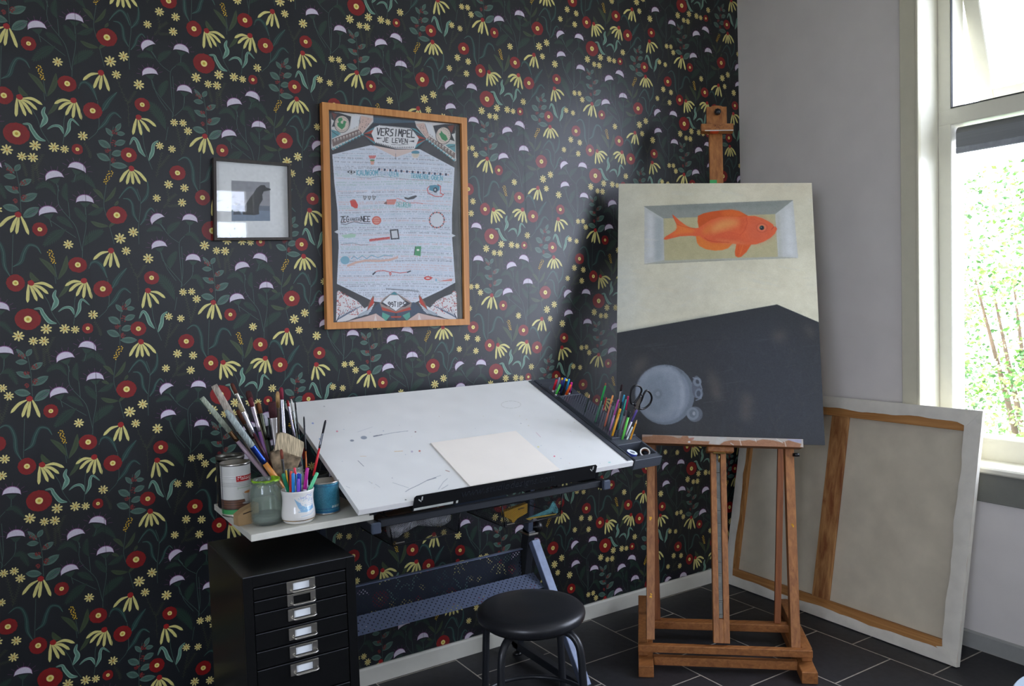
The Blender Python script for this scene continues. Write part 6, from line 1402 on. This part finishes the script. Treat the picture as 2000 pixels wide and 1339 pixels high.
body = [(790, 465), (860, 420), (940, 370), (1050, 340), (1170, 335), (1300, 345), (1390, 330), (1470, 330), (1560, 360), (1640, 400), (1695, 440), (1702, 468), (1725, 463), (1742, 492), (1715, 550), (1660, 600), (1580, 645), (1490, 675), (1420, 680), (1340, 680), (1240, 667), (1100, 657), (950, 650), (860, 612), (800, 565), (760, 570), (700, 562), (560, 568), (440, 595), (385, 610), (358, 598), (380, 570), (450, 530), (505, 495), (522, 460), (515, 410), (470, 325), (468, 300), (490, 315), (560, 380), (640, 440), (700, 467), (750, 472)]
P.poly([f(*p) for p in body], O1)
P.poly([f(*p) for p in ((930, 480), (1000, 400), (1120, 360), (1270, 370), (1280, 430), (1180, 470), (1020, 520), (950, 560))], (220, 158, 88), .75, 12); P.poly([f(*p) for p in ((850, 470), (960, 400), (900, 560), (830, 540))], (206, 128, 50), .6, 10)
P.poly([f(*p) for p in ((860, 560), (1100, 540), (1300, 600), (1400, 660), (1200, 650), (960, 640))], (200, 82, 50), .6, 12); P.poly([f(*p) for p in ((1300, 360), (1360, 340), (1350, 460), (1290, 520), (1300, 440))], (198, 84, 46), .7, 8)
P.poly([f(*p) for p in ((1440, 350), (1560, 370), (1690, 450), (1690, 560), (1560, 640), (1440, 660), (1380, 560), (1390, 430))], (204, 96, 66), .6, 14); P.poly([f(*p) for p in ((960, 600), (1300, 640), (1420, 676), (1100, 657))], (216, 130, 84), .6, 6)
P.poly([f(*p) for p in ((520, 420), (600, 430), (700, 480), (760, 500), (700, 530), (560, 540), (450, 560), (530, 480))], (222, 122, 52), .8, 6); P.line([f(p[0], p[1]) for p in ((468, 300), (520, 420), (620, 455), (760, 475))], 1.2, (190, 76, 34), .6)
P.line([f(*p) for p in ((860, 585), (900, 620), (1000, 640), (1160, 648))], 1.4, (180, 66, 34), .6); P.line([f(*p) for p in ((1290, 570), (1350, 500), (1380, 420), (1370, 350))], 1.6, (188, 70, 40), .5); P.line([f(*p) for p in ((1670, 500), (1690, 480), (1702, 462))], 1.4, (170, 56, 40), .8); P.line([f(*p) for p in ((1000, 560), (1150, 520), (1300, 560))], 2, (206, 84, 52), .5)
P.ell(*f(1557, 475), 11, 9.6, (190, 84, 54), .8, soft=2); P.ell(*f(1557, 475), 8.6, 7.4, (216, 110, 78)); P.ell(*f(1557, 473), 5.4, 4.8, (196, 140, 90)); P.ell(*f(1557, 476), 4.4, 4.4, (34, 44, 50)); P.ell(*f(1549, 470), 1.2, 1.0, (120, 130, 130))
# dark table top
dkp = [(1200, 650.4), (1518.7, 594.9), (1602, 631), (1616, 875), (1198, 870)]
P.poly(dkp, (42, 44, 47)); P.poly([g(*p) for p in ((40, 770), (500, 690), (500, 720), (40, 820))], (40, 43, 48), .6, 12); P.poly([g(*p) for p in ((500, 760), (800, 700), (1000, 900), (1030, 1290), (600, 1260))], (50, 54, 62), .6, 60)
P.poly([g(*p) for p in ((300, 820), (500, 740), (640, 860), (500, 960), (300, 900))], (46, 48, 53), .6, 40)
for q in (((480, 930), (540, 1000), (560, 1100), (500, 1080)), ((130, 900), (200, 880), (160, 960), (110, 980)), ((650, 1050), (700, 1080), (690, 1200), (640, 1180)), ((800, 760), (860, 760), (840, 820), (790, 800)), ((930, 720), (1000, 760), (980, 800))):
    P.poly([g(*p) for p in q], (88, 80, 74), .6, 14)
for k in range(26):
    x, y = rs.uniform(60, 1000), rs.uniform(800, 1250); P.line([g(x, y), g(x+rs.uniform(40, 120), y-rs.uniform(4, 20))], rs.uniform(.6, 1.6), (72, 74, 80), .35)
P.line([g(320, 822), g(430, 805), g(560, 800)], 1.3, (34, 36, 40), .6)
# grey teapot seen from above
P.ell(*g(275, 1068), 58, 59, (98, 106, 116)); P.ell(*g(262, 1064), 54, 56, (116, 124, 134), soft=2); P.ell(*g(250, 1062), 44, 50, (126, 134, 144), soft=6); P.ell(*g(235, 1062), 30, 38, (112, 121, 131), .8, soft=8); P.poly([g(*p) for p in ((330, 960), (372, 1030), (372, 1110), (330, 1180), (350, 1110), (350, 1030))], (150, 157, 166), .7, 5)
P.ell(*g(240, 1064), 9, 10, (104, 112, 122), soft=2); P.ell(*g(240, 1064), 4, 4.5, (122, 130, 140)); P.poly([g(*p) for p in ((200, 940), (300, 932), (360, 990), (300, 960))], (138, 146, 156), .6, 4)
P.ell(*g(428, 1030), 9, 22, (82, 88, 98)); P.ell(*g(432, 1005), 8, 9, (110, 118, 128)); P.ell(*g(434, 1003), 4, 5, (62, 66, 74)); P.ell(*g(440, 1062), 8, 10, (104, 112, 124)); P.ell(*g(438, 1062), 4, 6, (66, 72, 82)); P.line([g(410, 985), g(440, 995), g(455, 1040), g(450, 1085), g(425, 1095)], 2.0, (124, 132, 144), .8)
P.ell(*g(420, 1162), 15.5, 15, (86, 92, 100)); P.ell(*g(410, 1160), 12, 12.5, (112, 120, 128)); P.ell(*g(411, 1159), 7, 8, (92, 100, 108)); P.ell(*g(416, 1158), 3, 4, (134, 140, 146))
for k in range(260):
    x, y = rs.uniform(45, 1030), rs.uniform(760, 1290)
    if ((x-275)/165)**2+((y-1068)/165)**2 < 1 or ((x-430)/50)**2+((y-1050)/80)**2 < 1: continue
    if y > 770-(x-40)*.175 and y > 640+(x-815)*.45: P.line([g(x, y), g(x+rs.uniform(-60, 60), y+rs.uniform(20, 90))], rs.uniform(1.5, 6), rs.choice([(40, 43, 48), (60, 62, 68), (66, 62, 60), (50, 54, 62)]), .16)
for k in range(160):
    x, y = rs.uniform(45, 980), rs.uniform(45, 660)
    if 165 < x < 920 and 125 < y < 440: continue
    if y < 740-(x-40)*.175-20: P.line([g(x, y), g(x+rs.uniform(30, 120), y+rs.uniform(-30, 30))], rs.uniform(2, 8), rs.choice([(214, 208, 184), (192, 190, 172), (206, 196, 168), (196, 198, 190)]), .16)
P.ell(*g(275, 1068), 58, 59, (98, 106, 116), .0)
P.grain(.012, 3, 1); P.grain(.008, 1, 2)
co = P.out()
colour_grid('painted_face', quad_grid([E3(-CW, CH, -.0002), E3(0, CH, -.0002), E3(0, 0, -.0002), E3(-CW, 0, -.0002)], co.shape[1], co.shape[0]), co, vcol('oil_paint', rough=.42, spec=.4, noise_amt=.12, bump=.15, scale=40), pt)

# ------------------------------------------------------------------ large canvas leaning against the right wall, back to the room
l0 = Vector((2.80, -.045, .004)); l1 = at(1885, 1311, 2, .004); l1 = Vector((2.788, l1.y+.036, .004)); top = at(1912, 802, 0, 2.968)
lx = (l1-l0).normalized(); LWd = (l1-l0).length; up_ = top-l1; up_ = (up_-lx*up_.dot(lx)); LH = up_.length; up_.normalize(); ln = lx.cross(up_)    # ln faces the room or the wall
if ln.x > 0: ln = -ln
def LP(s, t, d=0): return l0+lx*s+up_*t+ln*d
def st_(px, py):
    p_ = hp(px, py, l0, ln)-l0; return p_.dot(lx), p_.dot(up_)
lc = thing('leaning_canvas', 'large canvas seen from the back, leaning against the grey wall beneath the window', 'canvas', tuple(LP(LWd/2, 0)))
raw = mat('raw_canvas_back', (196, 187, 166), rough=.95, noise_amt=.05, scale=9, bump=.1); prim = mat('primed_canvas', (214, 209, 196), rough=.85, noise_amt=.03, scale=20, bump=.15)
pine = wood('stretcher_pine', (150, 98, 48), (190, 140, 84), .6, 2, 9, 1.3); pine_h = wood('stretcher_pine_rail', (150, 98, 48), (186, 136, 80), .6, 1, 9, 1.3)
def lbox(b, s0, s1, t0, t1, d0, d1, bev=.001): b.boxm(LP((s0+s1)/2, (t0+t1)/2, (d0+d1)/2), lx*(s1-s0)/2, up_*(t1-t0)/2, ln*(d1-d0)/2, bev); return b
T_ = .020
lbox(MB().mat(raw), .001, LWd-.001, .001, LH-.001, -T_-.0012, -T_).build('canvas_sheet', None, lc)
lbox(MB().mat(prim), LWd, LWd+.0012, 0, LH, -T_, 0).build('canvas_side', None, lc); lbox(MB().mat(prim), 0, LWd, LH, LH+.0012, -T_, 0).build('canvas_side', None, lc)
WB = .060
TB = .080
BB = .078
s_ca, _ = st_(1610, 950); s_cb, _ = st_(1634, 950)
lbox(MB().mat(pine_h), 0, LWd, LH-TB, LH, -T_+.0002, -.0008).build('stretcher_bar', None, lc); lbox(MB().mat(pine_h), 0, LWd, 0, BB, -T_+.0002, -.0008).build('stretcher_bar', None, lc)
lbox(MB().mat(pine), 0, .066, BB, LH-TB, -T_+.0002, -.0008).build('stretcher_bar', None, lc); lbox(MB().mat(pine), LWd-WB+.012, LWd, BB, LH-TB, -T_+.0002, -.0008).build('stretcher_bar', None, lc)
cx_a, _ = st_(1617, 870); cx_b, _ = st_(1650, 870)
lbox(MB().mat(wood('cross_bar_pine', (122, 70, 34), (184, 136, 84), .6, 2, 7, 1.0)), cx_a, cx_b, BB, LH-TB, -T_+.004, -.0035).build('cross_bar', None, lc)
def fold(b, a0, a1, edge, inner, n=60, seed=0, horiz=True):
    "cloth folded over a bar: wavy inner edge and slight puckers"
    rg = random.Random(seed); vs = []; ph = rg.uniform(0, 6)
    for i in range(n+1):
        t = i/n; a = a0+(a1-a0)*t; w_ = inner+.003*math.sin(t*17+ph)+.0016*math.sin(t*43)+rg.uniform(-.0008, .0008)
        for k in range(5):
            q = k/4; c_ = edge+(w_-edge)*q; d_ = .0006+.0016*math.sin(PI*q)*(1+.6*math.sin(t*23+ph*2+q*3))+.0012*max(0, math.sin(t*51+q*4))
            vs.append(LP(a, c_, d_) if horiz else LP(c_, a, d_))
    fs = [(i*5+k, i*5+k+1, (i+1)*5+k+1, (i+1)*5+k) for i in range(n) for k in range(4)]
    b.add(vs, fs, True)
for nm_, args in (('folded_cloth', (0, LWd, LH+.0005, LH-.048, 60, 1, True)), ('folded_cloth', (0, LWd, -.0005, .042, 60, 2, True)), ('folded_cloth', (0, LH, LWd+.0005, LWd-WB, 60, 3, False)), ('folded_cloth', (0, LH, -.0005, .046, 60, 4, False))):
    b = MB().mat(prim); fold(b, *args); b.build(nm_, None, lc, recalc=False)
for (a, c_, d_) in (((LWd-.002, LH-.002), (LWd-.085, LH-.050), (LWd-.052, LH-.062)), ((LWd-.002, .002), (LWd-.080, .050), (LWd-.050, .058))):
    MB().mat(prim).poly([LP(*a, .0036), LP(*c_, .0042), LP(*d_, .0042)], .0012, tuple(ln)).build('corner_fold', None, lc)
b = MB().mat(mat('frayed_thread', (190, 184, 160), rough=.9)); b.tube([LP(*st_(1432, 1079), .001), LP(*st_(1442, 1088), -.012), LP(*st_(1452, 1098), -.018), LP(*st_(1448, 1106), -.018)], .0007, 5); b.build('loose_thread', None, lc)

# ------------------------------------------------------------------ things in the wire drawers
e = thing('mesh_bag', 'rolled pale grey mesh bag lying in the left wire drawer under the table', 'bag', (1.0, -.38, .655))
mbag = perf_mat('pale_mesh_cloth', (206, 208, 214), .0050, .30, (1, 0, .3), (.2, 1, .6))
b = MB().mat(mbag); vs = []; N1, N2 = 60, 20
for i in range(N1):
    t = i/(N1-1)
    for k in range(N2):
        a = 2*PI*k/N2; rr_ = (.020+.010*math.sin(t*7+1)+.003*math.sin(a*3+t*20))*(.5+.5*math.sin(PI*min(1, t*5+.15)/2))*(1 if t < .85 else (1-t)/.15*.6+.4)
        vs.append((.905+.205*t, -.452+.02*math.sin(t*4)+rr_*1.05*math.cos(a), .684+.012*t*t+rr_*math.sin(a)*.95))
b.add(vs, [(i*N2+k, i*N2+(k+1) % N2, (i+1)*N2+(k+1) % N2, (i+1)*N2+k) for i in range(N1-1) for k in range(N2)]+[tuple(range(N2)), tuple((N1-1)*N2+k for k in range(N2))], True); b.build('cloth', None, e)
e = MB().mat(wood('brown_leather', (66, 50, 40), (90, 70, 54), .7, 0, 10)).box((.93, -.34, .653), (1.10, -.27, .700), .008).build('leather_pouch'); tag(e, 'flat brown pouch behind the mesh bag in the left wire drawer', 'pouch')
yb2 = -.47
def dp(px, py, y): return at(px, py, 1, y)
b = MB().mat(mat('mustard_card', (196, 148, 24), rough=.6, noise_amt=.04)); b.poly([dp(*p, yb2) for p in ((985, 999), (1030.5, 982.5), (1030, 1001), (1010, 1012.5), (1004, 1020), (1001, 1020), (999, 1015), (986, 1009))], .020, (0, 1, 0)); ybx = b.build('packet', None); ybx.name = 'mustard_packet'; tag(ybx, 'mustard yellow card packet standing tilted in the right wire drawer', 'packet')
b = MB().mat(mat('dark_print', (60, 44, 30), rough=.6))
for k in range(7):
    x = 1012+k*1.8; b.poly([dp(x, 995.5-k*.55, yb2-.0006), dp(x+1.2, 995.1-k*.55, yb2-.0006), dp(x+1.4, 992.6-k*.55, yb2-.0006), dp(x+.3, 993-k*.55, yb2-.0006)], .0003, (0, -1, 0))
pr_ = b.build('dark_print', None, ybx)
b = MB().mat(mat('teal_print', (92, 162, 164), rough=.45, noise_amt=.25, scale=60)); b.poly([dp(*p, -.455) for p in ((1030, 1011.5), (1052, 1002), (1072, 994), (1080.5, 978.5), (1086, 985), (1090, 993), (1089.5, 1000), (1086, 1003), (1062, 1007), (1036, 1013))], .004, (0, 1, 0)); o = b.build('teal_booklet', None); tag(o, 'teal and green printed booklet curling up in the right wire drawer', 'booklet')
b = MB().mat(mat('yellow_ruler', (200, 170, 60), rough=.5)); b.poly([dp(*p, -.478) for p in ((1027, 1013), (1034, 1010.5), (1088, 1002.5), (1088, 1004.5), (1040, 1012.5), (1036, 1016))], .003, (0, 1, 0)); o = b.build('ruler', None); tag(o, 'thin yellow ruler along the bottom of the right wire drawer', 'ruler')

# ------------------------------------------------------------------ low table just cut by the lower right corner of the view
c_ = Vector((2.005, -2.018, 0)); e = thing('side_table', 'glossy pale round table edge poking in at the bottom right corner of the view', 'table', tuple(c_))
MB().mat(mat('pale_blue_gloss', (190, 206, 222), rough=.15, noise_amt=.01)).lathe(c_, [(0, .40), (.245, .40), (.25, .404), (.25, .416), (.246, .42), (0, .42)], 80).build('tabletop', None, e)
for k in range(3):
    a = k*2*PI/3+.5; MB().mat(chrome).tube([c_+Vector((.16*math.cos(a), .16*math.sin(a), .40)), c_+Vector((.21*math.cos(a), .21*math.sin(a), 0))], .010, 12).build('leg', None, e)

SC.view_settings.view_transform = 'Standard'; SC.view_settings.look = 'None'; SC.view_settings.exposure = .08; SC.view_settings.gamma = 1; SC.view_settings.use_curve_mapping = False
SC.cycles.max_bounces = 10; SC.cycles.diffuse_bounces = 6; SC.cycles.transparent_max_bounces = 12; SC.cycles.caustics_reflective = False; SC.cycles.caustics_refractive = False
